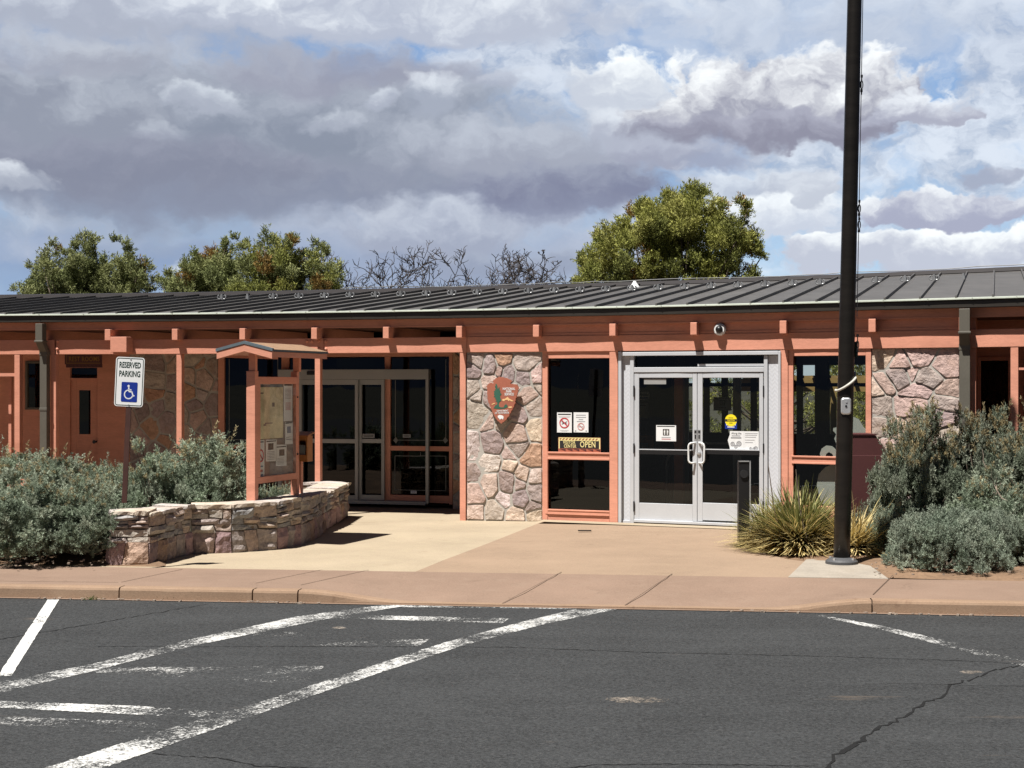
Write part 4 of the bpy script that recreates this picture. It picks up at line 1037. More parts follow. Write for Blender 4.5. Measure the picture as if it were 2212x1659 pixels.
# ------------------------------------------------------------------ low stone planter wall
def rockbox(mb, f0, s0, s1, z0, z1, col, bulge, rnd, depth=.12, sl=(0, 0)):
    """a split stone: front face grid in (s, z) pushed out, f(s, out, z) maps to the world"""
    zc = (z0 + z1) / 2
    def f(s, o, z):                                    # wavy courses, slanting side joints
        u = (s - s0) / max(1e-6, s1 - s0); v = (z - z0) / max(1e-6, z1 - z0) - .5
        return f0(s + (sl[0] * (1 - u) + sl[1] * u) * v, o, z + .016 * mnoise.noise((f0(s, 0, 0).x * 2.3, f0(s, 0, 0).y * 2.3, zc * 6)))
    nx = max(2, min(7, int((s1 - s0) / .06) + 1)); nz = max(2, min(5, int((z1 - z0) / .05) + 1)); so = rnd.uniform(0, 90)
    vs = []
    sk = rnd.uniform(-.012, .012); 
    for j in range(nz + 1):
        for i in range(nx + 1):
            u = i / nx; v = j / nz; edge = min(u * (s1 - s0), (1 - u) * (s1 - s0), v * (z1 - z0), (1 - v) * (z1 - z0))
            s = s0 + (s1 - s0) * u; z = z0 + (z1 - z0) * v
            e = 1 if 0 < i < nx and 0 < j < nz else 0
            o = bulge * (.35 + .65 * min(1, edge / .02)) + .034 * mnoise.noise((s * 9 + so, z * 14, so)) * (1 if e else .5)
            js = .010 * mnoise.noise((s * 12, z * 12 + so, 3)); jz = .012 * mnoise.noise((s * 6 + so, z * 9, 8)) + sk * (u - .5)
            vs.append(f(s + js, o, z + jz))
    n1 = nx + 1; fs = [(j * n1 + i, j * n1 + i + 1, (j + 1) * n1 + i + 1, (j + 1) * n1 + i) for j in range(nz) for i in range(nx)]
    # sides back into the wall
    rim = [i for i in range(n1)] + [j * n1 + nx for j in range(1, nz + 1)] + [nz * n1 + i for i in range(nx - 1, -1, -1)] + [j * n1 for j in range(nz - 1, 0, -1)]
    base = len(vs)
    bm_ = {}
    for r in rim:
        j, i = divmod(r, n1); s = s0 + (s1 - s0) * i / nx; z = z0 + (z1 - z0) * j / nz; bm_[r] = len(vs); vs.append(f(s, -depth, z))
    for a, b in zip(rim, rim[1:] + rim[:1]): fs.append((a, bm_[a], bm_[b], b))
    mb.add(vs, fs, 0, col)
def ledge_wall(name, path, height, thick, label, seed, hts=None, z_base=0.0):
    rnd = random.Random(seed); wl = MB(); core = MB(); cap = MB()
    P2 = [Vector(p) for p in path]; n = len(P2)
    nrm = []
    for i in range(n - 1):
        d = (P2[i + 1] - P2[i]).normalized(); nrm.append(Vector((d.y, -d.x)))
    vn = [nrm[0]] + [((nrm[i - 1] + nrm[i]).normalized() / max(.5, (nrm[i - 1] + nrm[i]).normalized().dot(nrm[i]))) for i in range(1, n - 1)] + [nrm[-1]]
    LC = [(.37,.33,.285),(.33,.295,.27),(.29,.285,.28),(.40,.32,.26),(.30,.25,.23),(.42,.38,.33),(.25,.245,.24),(.36,.285,.24),(.32,.31,.30)]
    BC = [(.32,.22,.215),(.34,.26,.235),(.27,.205,.20),(.36,.28,.24),(.31,.265,.245),(.38,.265,.20),(.27,.185,.185)]
    H_ = hts or [height] * n
    for i in range(n - 1):
        a, b = P2[i], P2[i + 1]; L = (b - a).length; d = (b - a) / L; nn = nrm[i]
        if L < .02: continue
        def f(s, o, z, a=a, d=d, nn=nn): q = a + d * s + nn * o; return Vector((q.x, q.y, z))
        hh = (H_[i] + H_[i + 1]) / 2
        zs = [z_base - .03, z_base + hh * .43] ; z = zs[-1]
        while z < hh - .10: z += rnd.uniform(.055, .095); zs.append(min(z, hh - .05))
        zs[-1] = hh - .045
        for r in range(len(zs) - 1):
            s = 0.0; big = r == 0; sl0 = 0.0
            while s < L - .01:
                w = rnd.uniform(.14, .28) if big else rnd.uniform(.16, .46)
                e = s + w
                if L - e < .10: e = L
                sl1 = 0.0 if e == L else rnd.uniform(-.06, .06) if big else rnd.uniform(-.03, .03)
                c = rnd.choice(BC if big else LC); k = rnd.uniform(.85, 1.12)
                dz = 0 if big else rnd.uniform(-.012, .012)
                if not big and rnd.random() < .22 and zs[r + 1] - zs[r] > .06:
                    zm = (zs[r] + zs[r + 1]) / 2
                    rockbox(wl, f, s + .004, e - .004, zs[r] + .003, zm - .003, (c[0] * k, c[1] * k, c[2] * k, 1), rnd.uniform(.0, .03), rnd); c = rnd.choice(LC)
                    rockbox(wl, f, s + .004, e - .004, zm + .003, zs[r + 1] - .003, (c[0] * k, c[1] * k, c[2] * k, 1), rnd.uniform(.0, .03), rnd)
                else:
                    rockbox(wl, f, s + .005, e - .005, zs[r] + .004 + dz, zs[r + 1] - .004 + dz, (c[0] * k, c[1] * k, c[2] * k, 1), rnd.choice((0, .01, .02, .045, .06)) if not big else rnd.uniform(.005, .045), rnd, sl=(sl0, sl1))
                s = e; sl0 = sl1
        # flat cap stones, irregular overhang
        s = 0.0
        while s < L - .01:
            w = rnd.uniform(.22, .5); e = s + w
            if L - e < .15: e = L
            c = rnd.choice([(.46,.40,.33),(.42,.36,.31),(.48,.41,.33),(.40,.36,.33)]); k = rnd.uniform(.9, 1.1)
            ov = rnd.uniform(.0, .05); zt = hh + rnd.uniform(-.014, .010); zb = hh - .040 - rnd.uniform(0, .012)
            m = 5; vs = []
            for jj, z in enumerate((zb, zt)):
                for u in range(m + 1): q = a + d * (s + .004 + (e - s - .008) * u / m) + nn * (ov + .035 * mnoise.noise((s * 3 + u * .9, jj * .4, seed))); vs.append((q.x, q.y, z - (.012 if u in (0, m) and jj else 0)))
                for u in range(m, -1, -1): q = a + d * (s + .004 + (e - s - .008) * u / m) - nn * (thick + .01 + .02 * mnoise.noise((s + u * .7, jj + 5, seed))); vs.append((q.x, q.y, z))
            k2 = 2 * (m + 1); fs = [tuple(reversed(range(k2))), tuple(range(k2, 2 * k2))] + [(i2, (i2 + 1) % k2, k2 + (i2 + 1) % k2, k2 + i2) for i2 in range(k2)]
            wl.add(vs, fs, 0, (c[0] * k, c[1] * k, c[2] * k, 1)); s = e
        # core
        p = [a - nn * .012, b - nn * .012, b - nn * thick, a - nn * thick]
        core.hexa([(q.x, q.y, z_base - .05) for q in p] + [(q.x, q.y, hh - .03) for q in p])
    o = wl.build(name, M['ledge'], smooth=False); tag(o, label, 'wall'); core.build('mortar', M['mortar_tan'], o); return o
wall_path = [(-4.56, 17.45), (-4.43, 16.98), (-4.01, 16.97), (-3.80, 18.22), (-3.34, 18.32), (-2.86, 18.72), (-2.66, 19.35), (-2.57, 20.2), (-2.56, 20.95)]
ledge_wall('planter_wall', wall_path, .57, .36, 'low curved ledge stone planter wall in front of the sage bushes, beside the cream concrete', 5, [.58, .6, .6, .56, .57, .58, .57, .56, .56])
ledge_wall('planter_wall', [(-2.62, 20.95), (-2.56, 22.4), (-2.53, 23.72), (-3.05, 23.95)], .5, .4, 'short ledge stone wall end under the pink post left of the sliding door', 6)

M['red_faint'] = surf('pale_red_ink', lin3(.55, .22, .2), .7, .05, 3, .02, 40, 0)
M['blue_grey'] = surf('blue_grey_print', lin3(.18, .22, .3), .7, .3, 30, .05, 60, 0)
M['shade'] = surf('brown_photo_print', lin3(.10, .07, .055), .7, .5, 30, .1, 60, 0)
# ------------------------------------------------------------------ notice kiosk under a small gable roof
kd = Vector((.31, .951, 0)); wd = Vector((.951, -.31, 0)); up = Vector((0, 0, 1))
k0 = Vector((-3.19, 18.9, 0)); LB = 1.22
KI = thing('notice_kiosk', k0 + kd * .6, 'salmon pink notice kiosk with glazed board under a small gabled roof behind the planter wall', 'kiosk')
def kp(a, b, z): q = k0 + kd * a + wd * b; return Vector((q.x, q.y, z))
def kbox(mb, a0, a1, b0, b1, z0, z1, **k): mb.hexa([kp(a0, b0, z0), kp(a0, b1, z0), kp(a1, b1, z0), kp(a1, b0, z0), kp(a0, b0, z1), kp(a0, b1, z1), kp(a1, b1, z1), kp(a1, b0, z1)], **k)
for a in (0, LB):
    m = MB(); kbox(m, a - .045, a + .045 - (.02 if a else 0), -.06, .06 - (.03 if a else 0), .0, 2.16); kbox(m, a - .03, a + .03, -.035, .055, 2.16, 2.47) ; m.build('post', M['pink'], KI, bevel=.005)
m = MB(); kbox(m, .046, LB - .046, .0, .05, 2.0, 2.09); kbox(m, .046, LB - .046, .0, .05, .77, .85); kbox(m, .046, .12, .0, .05, .85, 2.0); kbox(m, LB - .11, LB - .046, .0, .05, .85, 2.0)
kbox(m, .046, LB - .046, -.05, .0, .79, 2.07); kbo = m.build('board_frame', M['pink'], KI, bevel=.004)
m = MB(); kbox(m, .12, LB - .11, .0005, .008, .85, 2.0); kbd = m.build('felt_board', M['cork'], KI)
m = MB(); kbox(m, .12, LB - .11, .044, .047, .85, 2.0); m.build('glazing', M['glass_clear'], KI)
for zz_ in (1.83, 1.09): m = MB(); q = kp(LB - .075, .05, zz_); m.tube([q, q + wd * .012], .012, 10); m.build('board_latch', M['black'], KI)
def kpaper(name, a0, a1, z0, z1, mat, label, marks, o=.009, skew=0):
    # a sheet pinned to the board; marks = list of (u0, u1, v0, v1, material)
    A0 = .12 + (LB - .23) * a0; A1 = .12 + (LB - .23) * a1; m = MB(); mats = [M[mat]]
    m.hexa([kp(A0, o, z0 + skew), kp(A1, o, z0), kp(A1, o + .002, z0), kp(A0, o + .002, z0 + skew), kp(A0, o, z1 + skew), kp(A1, o, z1), kp(A1, o + .002, z1), kp(A0, o + .002, z1 + skew)])
    for u0, u1, v0, v1, mm in marks:
        if M[mm] not in mats: mats.append(M[mm])
        m.cur = mats.index(M[mm]); kbox(m, A0 + (A1 - A0) * u0, A0 + (A1 - A0) * u1, o + .002, o + .0028, z0 + (z1 - z0) * v0, z0 + (z1 - z0) * v1)
    if name == 'no_drones': pass
    ob = m.build('pinned_notice' if name != 'map' else 'pinned_map', mats); return tag(ob, label, 'notice' if name != 'map' else 'map')
def zk(y, a): return 2 - (y - 830) / F * (k0 + kd * (.12 + (LB - .23) * a)).y
kpaper('map', 0, .70, zk(948, .3), zk(837, .3), 'map_paper', 'large sand coloured trail map pinned on the felt board of the kiosk', [(.08, .22, .87, .9, 'cork'), (.56, .66, .62, .70, 'cork'), (.28, .58, .29, .312, 'cork'), (.22, .32, .25, .29, 'cork')])
kpaper('strip', 0, .68, zk(836, .3), zk(826, .3), 'shingle_edge', 'dark title strip above the trail map on the kiosk board', [(.05, .5, .4, .7, 'grey_ink')])
kpaper('p', .72, .97, zk(910, .85), zk(829, .85), 'paper', 'tall white notice at the upper right of the kiosk board', [(.05, .95, .94, .985, 'ink')] + [(.15, .85, .60 + i * .035, .612 + i * .035, 'grey_ink') for i in range(8)] + [(.2, .8, .3 + i * .03, .312 + i * .03, 'red_faint') for i in range(7)])
kpaper('p', .76, .98, zk(960, .85), zk(912, .85), 'paper', 'white notice with a blue photo below the tall notice on the kiosk board', [(.05, .95, .93, .98, 'ink'), (.25, .75, .5, .8, 'blue_grey'), (.15, .85, .3, .33, 'grey_ink'), (.15, .85, .2, .23, 'grey_ink')])
kpaper('p', .22, .52, zk(998, .35), zk(951, .35), 'paper', 'white notice with a small dark photo at the lower middle of the kiosk board', [(.06, .94, .92, .97, 'ink'), (.2, .7, .55, .85, 'shade')] + [(.12, .8, .1 + i * .07, .125 + i * .07, 'grey_ink') for i in range(6)], skew=.01)
kpaper('p', .50, .80, zk(1008, .65), zk(962, .65), 'paper', 'white notice with a brown photo, rightmost of the lower row on the kiosk board', [(.06, .94, .9, .95, 'ink'), (.3, .8, .5, .8, 'shade')] + [(.14, .75, .1 + i * .07, .12 + i * .07, 'grey_ink') for i in range(5)], skew=.012)
nd = kpaper('no_drones', .0, .18, zk(1035, .1), zk(951, .1), 'paper', 'narrow white notice with a red prohibition ring at the lower left of the kiosk board', [(.1, .9, .93, .97, 'grey_ink'), (.2, .8, .08, .12, 'blue_grey'), (.2, .8, .3, .34, 'blue_grey'), (.25, .75, .18, .24, 'red_faint')])
def ringmesh(mb, Mx, cx, cy, r0, r1, d=.0015, n=36, slash=True, mi=None):
    vs = []
    for k in range(n):
        a = 2 * math.pi * k / n
        for r, z in ((r0, 0), (r1, 0), (r1, d), (r0, d)): vs.append(Mx @ Vector((cx + r * math.cos(a), cy + r * math.sin(a), z)))
    fs = []
    for k in range(n):
        k2 = (k + 1) % n
        for j in range(4): fs.append((4 * k + j, 4 * k + (j + 1) % 4, 4 * k2 + (j + 1) % 4, 4 * k2 + j))
    mb.add(vs, fs, mi)
    if slash:
        w = (r1 - r0) * .45; c = math.cos(R(135)); s_ = math.sin(R(135)); p = []
        for sa, sb in ((-1, -1), (1, -1), (1, 1), (-1, 1)): p.append((cx + c * r0 * sa * 1.02 - s_ * w * sb, cy + s_ * r0 * sa * 1.02 + c * w * sb))
        mb.prism(p, d, Mx @ Matrix.Translation((0, 0, d)), mi)
# the ring on the kiosk's notice
q = kp(.12 + (LB - .23) * .08, .0125, zk(985, .08)); Mk = Matrix(((kd.x, 0, wd.x, q.x), (kd.y, 0, wd.y, q.y), (0, 1, 0, q.z), (0, 0, 0, 1)))
m = MB(); ringmesh(m, Mk, 0, 0, .062, .08); m.build('prohibition_ring', M['red_ink'], nd)
# roof
m = MB(); a0, a1 = -.20, LB + .14; hw = .365; zr, ze = 2.495, 2.402
def slab(mb, sgn, t0, t1, mi=None, da=0.0, dw=0.0):
    p = []
    for dz in (t0, t1): p += [kp(a0 - da, 0, zr + dz), kp(a0 - da, sgn * (hw + dw), ze + dz), kp(a1 + da, sgn * (hw + dw), ze + dz), kp(a1 + da, 0, zr + dz)]
    mb.hexa(p, mi)
slab(m, 1, .0, .018, 0, .012, .015); slab(m, -1, .0, .018, 0, .012, .015)
m.cur = 1
for sgn in (1, -1):                                      # grey edge along the gable
    p = []
    for dz in (-.006, .030): p += [kp(a0 - .02, 0, zr + dz), kp(a0 - .02, sgn * (hw + .02), ze + dz), kp(a0 + .02, sgn * (hw + .02), ze + dz), kp(a0 + .02, 0, zr + dz)]
    m.hexa(p)
    kbox(m, a0, a1 + .01, sgn * hw, sgn * (hw + .022), ze - .008, ze + .012)
kr = m.build('roof', [M['shingle'], M['shingle_edge']], KI)
m = MB()
for sgn in (1, -1):
    p = []
    for dz in (-.095, -.008): p += [kp(a0 - .012, 0, zr + dz), kp(a0 - .012, sgn * (hw + .01), ze + dz), kp(a0 + .03, sgn * (hw + .01), ze + dz), kp(a0 + .03, 0, zr + dz)]
    m.hexa(p); kbox(m, a0 + .03, a1, sgn * (hw - .03), sgn * (hw + .008), ze - .075, ze - .012)
    p = []
    for dz in (-.06, -.005): p += [kp(a0 + .031, 0, zr + dz), kp(a0 + .031, sgn * (hw - .031), ze + .012 + dz), kp(a1 - .01, sgn * (hw - .031), ze + .012 + dz), kp(a1 - .01, 0, zr + dz)]
    m.hexa(p)
m.build('bargeboard', M['pink'], KI)
# brochure box on the far post
bq = P(656, 967, 20.22); BX = thing('brochure_box', (bq.x, bq.y, bq.z - .2), 'orange varnished wooden brochure box with sloped lid, on the far side of the kiosk', 'box')
cx, sx = math.cos(R(-18)), math.sin(R(-18)); bM = Matrix(((cx, -sx, 0, bq.x), (sx, cx, 0, bq.y), (0, 0, 1, bq.z), (0, 0, 0, 1)))
m = MB(); w, d, h = .185, .16, .34
m.box((-w / 2 + .01, 0, -.01), (.02, d, h), bM); m.box((w / 2 - .01, 0, -.01), (.02, d, h), bM); m.box((0, d / 2 - .008, -.01), (w - .04, .016, h), bM); m.box((0, 0, -h / 2), (w - .04, d - .034, .02), bM)
m.box((0, -d / 2 + .009, -h / 2 + .045), (w - .04, .018, .07), bM); m.box((0, -d / 2 + .009, h / 2 - .045), (w - .04, .018, .05), bM); m.build('case', M['wood'], BX, bevel=.003)
m = MB(); m.hexa([bM @ Vector(v) for v in ((-w / 2 - .025, -d / 2 - .04, .145), (w / 2 + .025, -d / 2 - .04, .145), (w / 2 + .025, d / 2 + .01, .19), (-w / 2 - .025, d / 2 + .01, .19), (-w / 2 - .025, -d / 2 - .04, .165), (w / 2 + .025, -d / 2 - .04, .165), (w / 2 + .025, d / 2 + .01, .21), (-w / 2 - .025, d / 2 + .01, .21))]); m.build('lid', M['wood'], BX, bevel=.003)
m = MB(); m.box((0, -d / 2 + .014, -.01), (w - .04, .004, .19), bM); m.build('window', M['glass'], BX)
m = MB(); m.box((-.01, .0, -.05), (.10, .09, .17), bM); m.build('leaflets', M['paper'], BX)
m = MB(); m.box((-.06, .03, -h / 2 - .28), (.045, .06, .58), bM); m.build('leg', M['pink'], BX)

# ------------------------------------------------------------------ reserved parking sign
SY = 16.5; sc_ = P(279.5, 825, SY); lean = R(2.7); yaw = R(-6)
RS = thing('reserved_parking_sign', (P(266, 1130, SY).x, SY, 0.2), 'white reserved parking sign with blue wheelchair symbol on a rusty post in the sage', 'sign')
SM = Matrix.Translation(sc_) @ Matrix.Rotation(yaw, 4, 'Z') @ Matrix.Rotation(lean, 4, 'Y') @ Matrix.Rotation(R(90), 4, 'X')
def rrect(w, h, r, n=6):
    out = []
    for cx_, cy_, a0_ in ((w / 2 - r, h / 2 - r, 0), (-w / 2 + r, h / 2 - r, 90), (-w / 2 + r, -h / 2 + r, 180), (w / 2 - r, -h / 2 + r, 270)):
        for k in range(n + 1): a = R(a0_ + 90 * k / n); out.append((cx_ + r * math.cos(a), cy_ + r * math.sin(a)))
    return out
sw2, sh2 = .318, .530
m = MB(); m.prism(rrect(sw2, sh2, .032), .003, SM @ Matrix.Translation((0, 0, .0))); m.build('sign_panel', M['white'], RS)
def band(mb, w, h, r, t, z):
    a = rrect(w, h, r); b = rrect(w - 2 * t, h - 2 * t, max(.004, r - t)); n = len(a)
    vs = [SM @ Vector((x, y, z)) for x, y in a + b]; mb.add(vs, [(i, (i + 1) % n, n + (i + 1) % n, n + i) for i in range(n)])
m = MB(); band(m, sw2 - .020, sh2 - .020, .024, .0075, .0012); m.build('border', M['dkgreen'], RS)
text('lettering', 'RESERVED', SM @ Matrix.Translation((0, .178, .001)), M['dkgreen'], RS, .086, xs=.62, off=.0018, ext=.0006)
text('lettering', 'PARKING', SM @ Matrix.Translation((0, .084, .001)), M['dkgreen'], RS, .086, xs=.66, off=.0018, ext=.0006)
m = MB(); m.prism(rrect(.178, .212, .012), .001, SM @ Matrix.Translation((.004, -.108, .0018))); sbp = m.build('blue_panel', M['blue'], RS)
# wheelchair symbol
IM = SM @ Matrix.Translation((.004, -.112, .0024)); m = MB(); w = .008
def seg(p, q, w):
    d = Vector((q[0] - p[0], q[1] - p[1])); d.normalize(); s2 = Vector((-d.y, d.x)) * w; m.prism([(p[0] + s2.x, p[1] + s2.y), (p[0] - s2.x, p[1] - s2.y), (q[0] - s2.x, q[1] - s2.y), (q[0] + s2.x, q[1] + s2.y)][::-1], .0006, IM)
m.prism([(-.010 + .0125 * math.cos(2 * math.pi * k / 14), .068 + .0125 * math.sin(2 * math.pi * k / 14)) for k in range(14)], .0006, IM)
seg((-.008, .054), (-.004, .010), .0075); seg((-.008, .030), (.024, .026), .0055); seg((-.006, .010), (.030, .006), .0075); seg((.028, .010), (.044, -.036), .0065); seg((.042, -.038), (.060, -.032), .006)
pts_ = [(-.006 + .046 * math.cos(R(a)), -.022 + .046 * math.sin(R(a))) for a in range(100, 345, 12)]
for p_, q_ in zip(pts_[:-1], pts_[1:]): seg(p_, q_, .006)
m.build('wheelchair_symbol', M['white'], sbp)
m = MB()
for y in (.245, -.245): 
    q = SM @ Vector((.004, y, 0)); nv = (SM.to_3x3() @ Vector((0, 0, 1))); m.tube([q, q + nv * .006], .007, 8)
m.build('sign_bolts', M['steel'], RS)
m = MB(); pw = .026
for bx, bd, zz_ in ((-.017, .006, -.018), (.017, .006, -.018), (0, .028, -.006)):
    m.hexa([SM @ Vector(v) for v in ((bx - bd, -1.30, zz_ - .014), (bx + bd, -1.30, zz_ - .014), (bx + bd, -1.30, zz_ + (.008 if bd > .01 else .016) - .003), (bx - bd, -1.30, zz_ + .001), (bx - bd, .25, zz_ - .014), (bx + bd, .25, zz_ - .014), (bx + bd, .25, zz_ + .002), (bx - bd, .25, zz_ + .001))])
m.build('post', M['rust'], RS)

# ------------------------------------------------------------------ flagpole
fb_ = G(1818, 1216, .012); FY = fb_.y; ptop = P(1846, 0, FY); pdir = (ptop - fb_).normalized()
M['plate'] = surf('grey_cast_plate', lin3(.075, .076, .08), .55, .15, 6, .08, 50, .1, 60)
FP = thing('flagpole', fb_, 'tall dark bronze flagpole on a round base plate beside the entrance', 'flagpole')
def fpp(z): return fb_ + pdir * ((z - fb_.z) / pdir.z)
m = MB(); m.tube([fpp(z) for z in (0.0, .5, 3, 6.3, 9.5)], [.092, .092, .087, .079, .068], 40); m.tube([fpp(9.5), fpp(9.56), fpp(9.63), fpp(9.66)], [.05, .08, .05, .01], 20); m.build('pole', M['pole'], FP, smooth=True)
m = MB(); m.tube([fb_ + Vector((0, 0, z)) for z in (-.006, .022, .042, .065)], [.178, .178, .155, .10], 40); m.build('base_plate', M['plate'], FP, smooth=False)
for k in range(4):
    a = R(45 + 90 * k); m = MB(); q = fb_ + Vector((.145 * math.cos(a), .145 * math.sin(a), 0)); m.tube([q + Vector((0, 0, .03)), q + Vector((0, 0, .062))], .016, 6); m.build('anchor_bolt', M['steel'], FP)
# silver winch hatch
hz = P(1821, 877, FY).z; q = fpp(hz); hd = Vector((-.12, -1, 0)).normalized(); sd_ = Vector((1, -.12, 0)).normalized()
hm = Matrix(((sd_.x, 0, -hd.x * -1, 0), (sd_.y, 0, hd.y, 0), (0, 1, 0, 0), (0, 0, 0, 1)))
def hp(x, y, z): return q + sd_ * x + up * y + hd * z
m = MB(); rr = rrect(.112, .185, .03)
nh = len(rr); m.add([hp(x * .98, y, .068) for x, y in rr] + [hp(x * .98, y, .098) for x, y in rr] + [hp(x * .8, y * .86, .106) for x, y in rr], [tuple(reversed(range(nh)))] + [(i, (i + 1) % nh, nh + (i + 1) % nh, nh + i) for i in range(nh)] + [(nh + i, nh + (i + 1) % nh, 2 * nh + (i + 1) % nh, 2 * nh + i) for i in range(nh)] + [tuple(2 * nh + i for i in range(nh))])
ht = m.build('hatch_cover', M['steel'], FP, smooth=False)
m = MB(); m.tube([hp(0, .0, .104), hp(0, .0, .112)], .012, 12); m.build('keyhole', M['black'], ht); m = MB(); m.tube([hp(.004, .045, .104), hp(.004, .045, .112)], .01, 12); m.build('lock_cylinder', M['steel'], ht)
# rope sling round the pole
rz = P(1820, 838, FY).z; pts = []
for k in range(33):
    a = R(-200 + 220 * k / 32) ; x = math.cos(a); y_s = math.sin(a)
    pts.append(fpp(rz) + Vector((x * .108, -abs(1) * (-y_s) * .108 if y_s < 0 else y_s * .108, .0)))
pts = [fpp(rz) + Vector((math.cos(a) * .107, math.sin(a) * .107, .045 + .075 * math.cos(a - .2))) for a in np.linspace(R(168), R(372), 30)]
pts.append(pts[-1] + Vector((.004, .01, .06)))
m = MB(); m.tube(pts, .0145, 8); m.build('rope_sling', M['rope'], FP, smooth=True)
# halyard with snap hooks and a green counterweight cover
m = MB(); off = Vector((.11, .0, 0)); hl = [fpp(z) + Vector((x, 0, 0)) for z, x in ((9.4, .085), (6.3, .092), (4.0, .103), (2.75, .108))]
m.tube(hl, .0045, 5); m.build('halyard', M['grey_ink'], FP)
def hook(py0, py1, x):
    m = MB()
    z0, z1 = P(0, py1, FY).z, P(0, py0, FY).z; b = lambda z: fpp(z) + Vector((x, -.01, 0)); zm = (z0 + z1) / 2
    m.tube([b(z1), b(z1 - .03)], .012, 8); m.tube([b(z1 - .03), b(zm + .04)], .006, 6); 
    ring = [b(zm) + Vector((.014 * math.cos(a), 0, .045 * math.sin(a))) for a in np.linspace(0, 2 * math.pi, 15)]; m.tube(ring, .006, 6, caps=False)
    m.tube([b(zm - .045), b(z0)], .008, 6); m.tube([b(zm - .05), b(zm - .08)], .014, 8); m.build('snap_hook', M['black'], FP)
hook(162, 205, .098); hook(432, 470, .103); hook(470, 502, .106); hook(722, 768, .118)
m = MB(); z0, z1 = P(0, 772, FY).z, P(0, 738, FY).z; m.tube([fpp(z0) + Vector((.108, .02, 0)), fpp(z1) + Vector((.108, .02, 0))], .022, 10); m.build('counterweight_sleeve', M['dkgreen'], FP)

# ------------------------------------------------------------------ arrowhead emblem on the stone panel
AO = .075; at_, az_ = T(1085.5, AO), 0; az_ = Z(865, at_, AO); AM = FM(at_, AO, az_)
sA = (W(at_, AO, 0).y / F) / 1.8228 / 6.637 * 1.0        # metres per measuring unit
def A(pts): return [((x - 845) * sA / .99, (840 - y) * sA) for x, y in pts]
outl = [(600,300),(640,285),(655,250),(720,245),(735,225),(800,230),(860,232),(880,250),(960,255),(1000,285),(1070,310),(1095,345),(1052,385),(1062,402),(1110,408),(1180,422),(1240,418),(1250,450),(1262,470),(1285,510),(1262,560),(1275,600),(1248,650),(1250,690),(1225,720),(1235,750),(1200,790),(1205,830),(1185,860),(1200,900),(1165,950),(1160,1000),(1125,1040),(1115,1080),(1080,1115),(1075,1150),(1040,1190),(1020,1250),(970,1290),(950,1340),(900,1370),(880,1400),(840,1415),(815,1450),(770,1420),(740,1385),(715,1385),(690,1340),(660,1320),(640,1275),(605,1230),(600,1190),(570,1150),(545,1090),(520,1060),(515,1020),(485,990),(480,930),(450,890),(440,830),(425,790),(432,730),(415,660),(425,600),(415,550),(420,510),(398,470),(430,430),(460,400),(520,375),(580,402),(600,385),(572,340)]
AH = thing('arrowhead_emblem', W(at_, AO, az_ - .3), 'brown arrowhead shaped emblem with a green tree and white lettering on the stone panel', 'emblem')
m = MB(); m.prism(A(outl)[::-1], .028, AM); m.build('shield', M['emblem_brown'], AH)
def ap(name, pts, mat, dz=.003):
    m = MB(); m.prism(A(pts)[::-1], .0025, AM @ Matrix.Translation((0, 0, dz))); return m.build(name, M[mat], AH)
ap('tree_emblem', [(650,415),(672,405),(690,430),(705,470),(712,540),(730,530),(745,490),(765,500),(762,560),(790,600),(780,630),(820,680),(785,715),(780,750),(800,800),(820,850),(770,868),(742,920),(752,1000),(800,1022),(880,1018),(905,955),(930,950),(940,912),(955,950),(990,975),(985,1015),(900,1052),(720,1062),(600,1045),(650,965),(700,945),(700,880),(650,860),(690,830),(640,800),(660,770),(600,745),(640,700),(605,690),(620,640),(600,600),(645,590),(630,560),(665,540),(630,480),(660,455)], 'emblem_green')
ap('mountain_emblem', [(825,835),(860,800),(900,805),(985,748),(1040,800),(1075,815),(1155,858),(1100,866),(1040,832),(1010,862),(985,820),(920,830),(890,865)], 'emblem_sand')
ap('lake_emblem', [(985,1022),(1030,998),(1105,995),(1100,1030),(1040,1036)], 'emblem_sand'); ap('cloud_emblem', [(535,945),(600,910),(645,905),(640,922),(560,955)], 'emblem_sand')
ap('bison_emblem', [(715,1265),(718,1235),(745,1232),(760,1215),(810,1225),(855,1240),(880,1275),(868,1300),(865,1332),(845,1335),(835,1312),(800,1320),(785,1340),(765,1338),(760,1312),(730,1302)], 'white')
for s_, x, y, sz in (('NATIONAL', 1022, 537, 88), ('PARK', 1022, 606, 84), ('SERVICE', 1030, 680, 92)):
    (xx, yy), = A([(x, y)]); text('lettering', s_, AM @ Matrix.Translation((xx, yy, .0025)), M['white'], AH, sz * sA, xs=.78, off=.0008, ext=.0008)
for s_, x, y, sz in (('DEPARTMENT', 845, 1112, 62), ('OF THE INTERIOR', 830, 1168, 60)):
    (xx, yy), = A([(x, y)]); text('lettering', s_, AM @ Matrix.Translation((xx, yy, .0025)) @ Matrix.Rotation(R(2), 4, 'Z'), M['emblem_sand'] if False else M['white'], AH, sz * sA, xs=.82, off=.0004, ext=.0008)

# ------------------------------------------------------------------ dome camera under the eaves
cq = T(1556, -.01); CAM = thing('dome_camera', W(cq, 0, Z(712, cq)), 'white dome security camera with dark lens above the entrance doors', 'camera')
nv = Vector((N.x, N.y, 0)); q = W(cq, -.01, Z(712, cq))
m = MB(); m.tube([q, q + nv * .05, q + nv * .055], [.085, .085, .06], 24); m.tube([q + nv * .04, q + nv * .10], [.077, .07], 24); m.build('housing', M['white'], CAM, smooth=False)
m = MB(); m.tube([q + nv * (.09 + .055 * math.sin(a)) for a in np.linspace(0, 1.5, 8)], [.054 * math.cos(a) for a in np.linspace(0, 1.5, 8)], 20); m.build('lens_dome', M['black'], CAM, smooth=True)

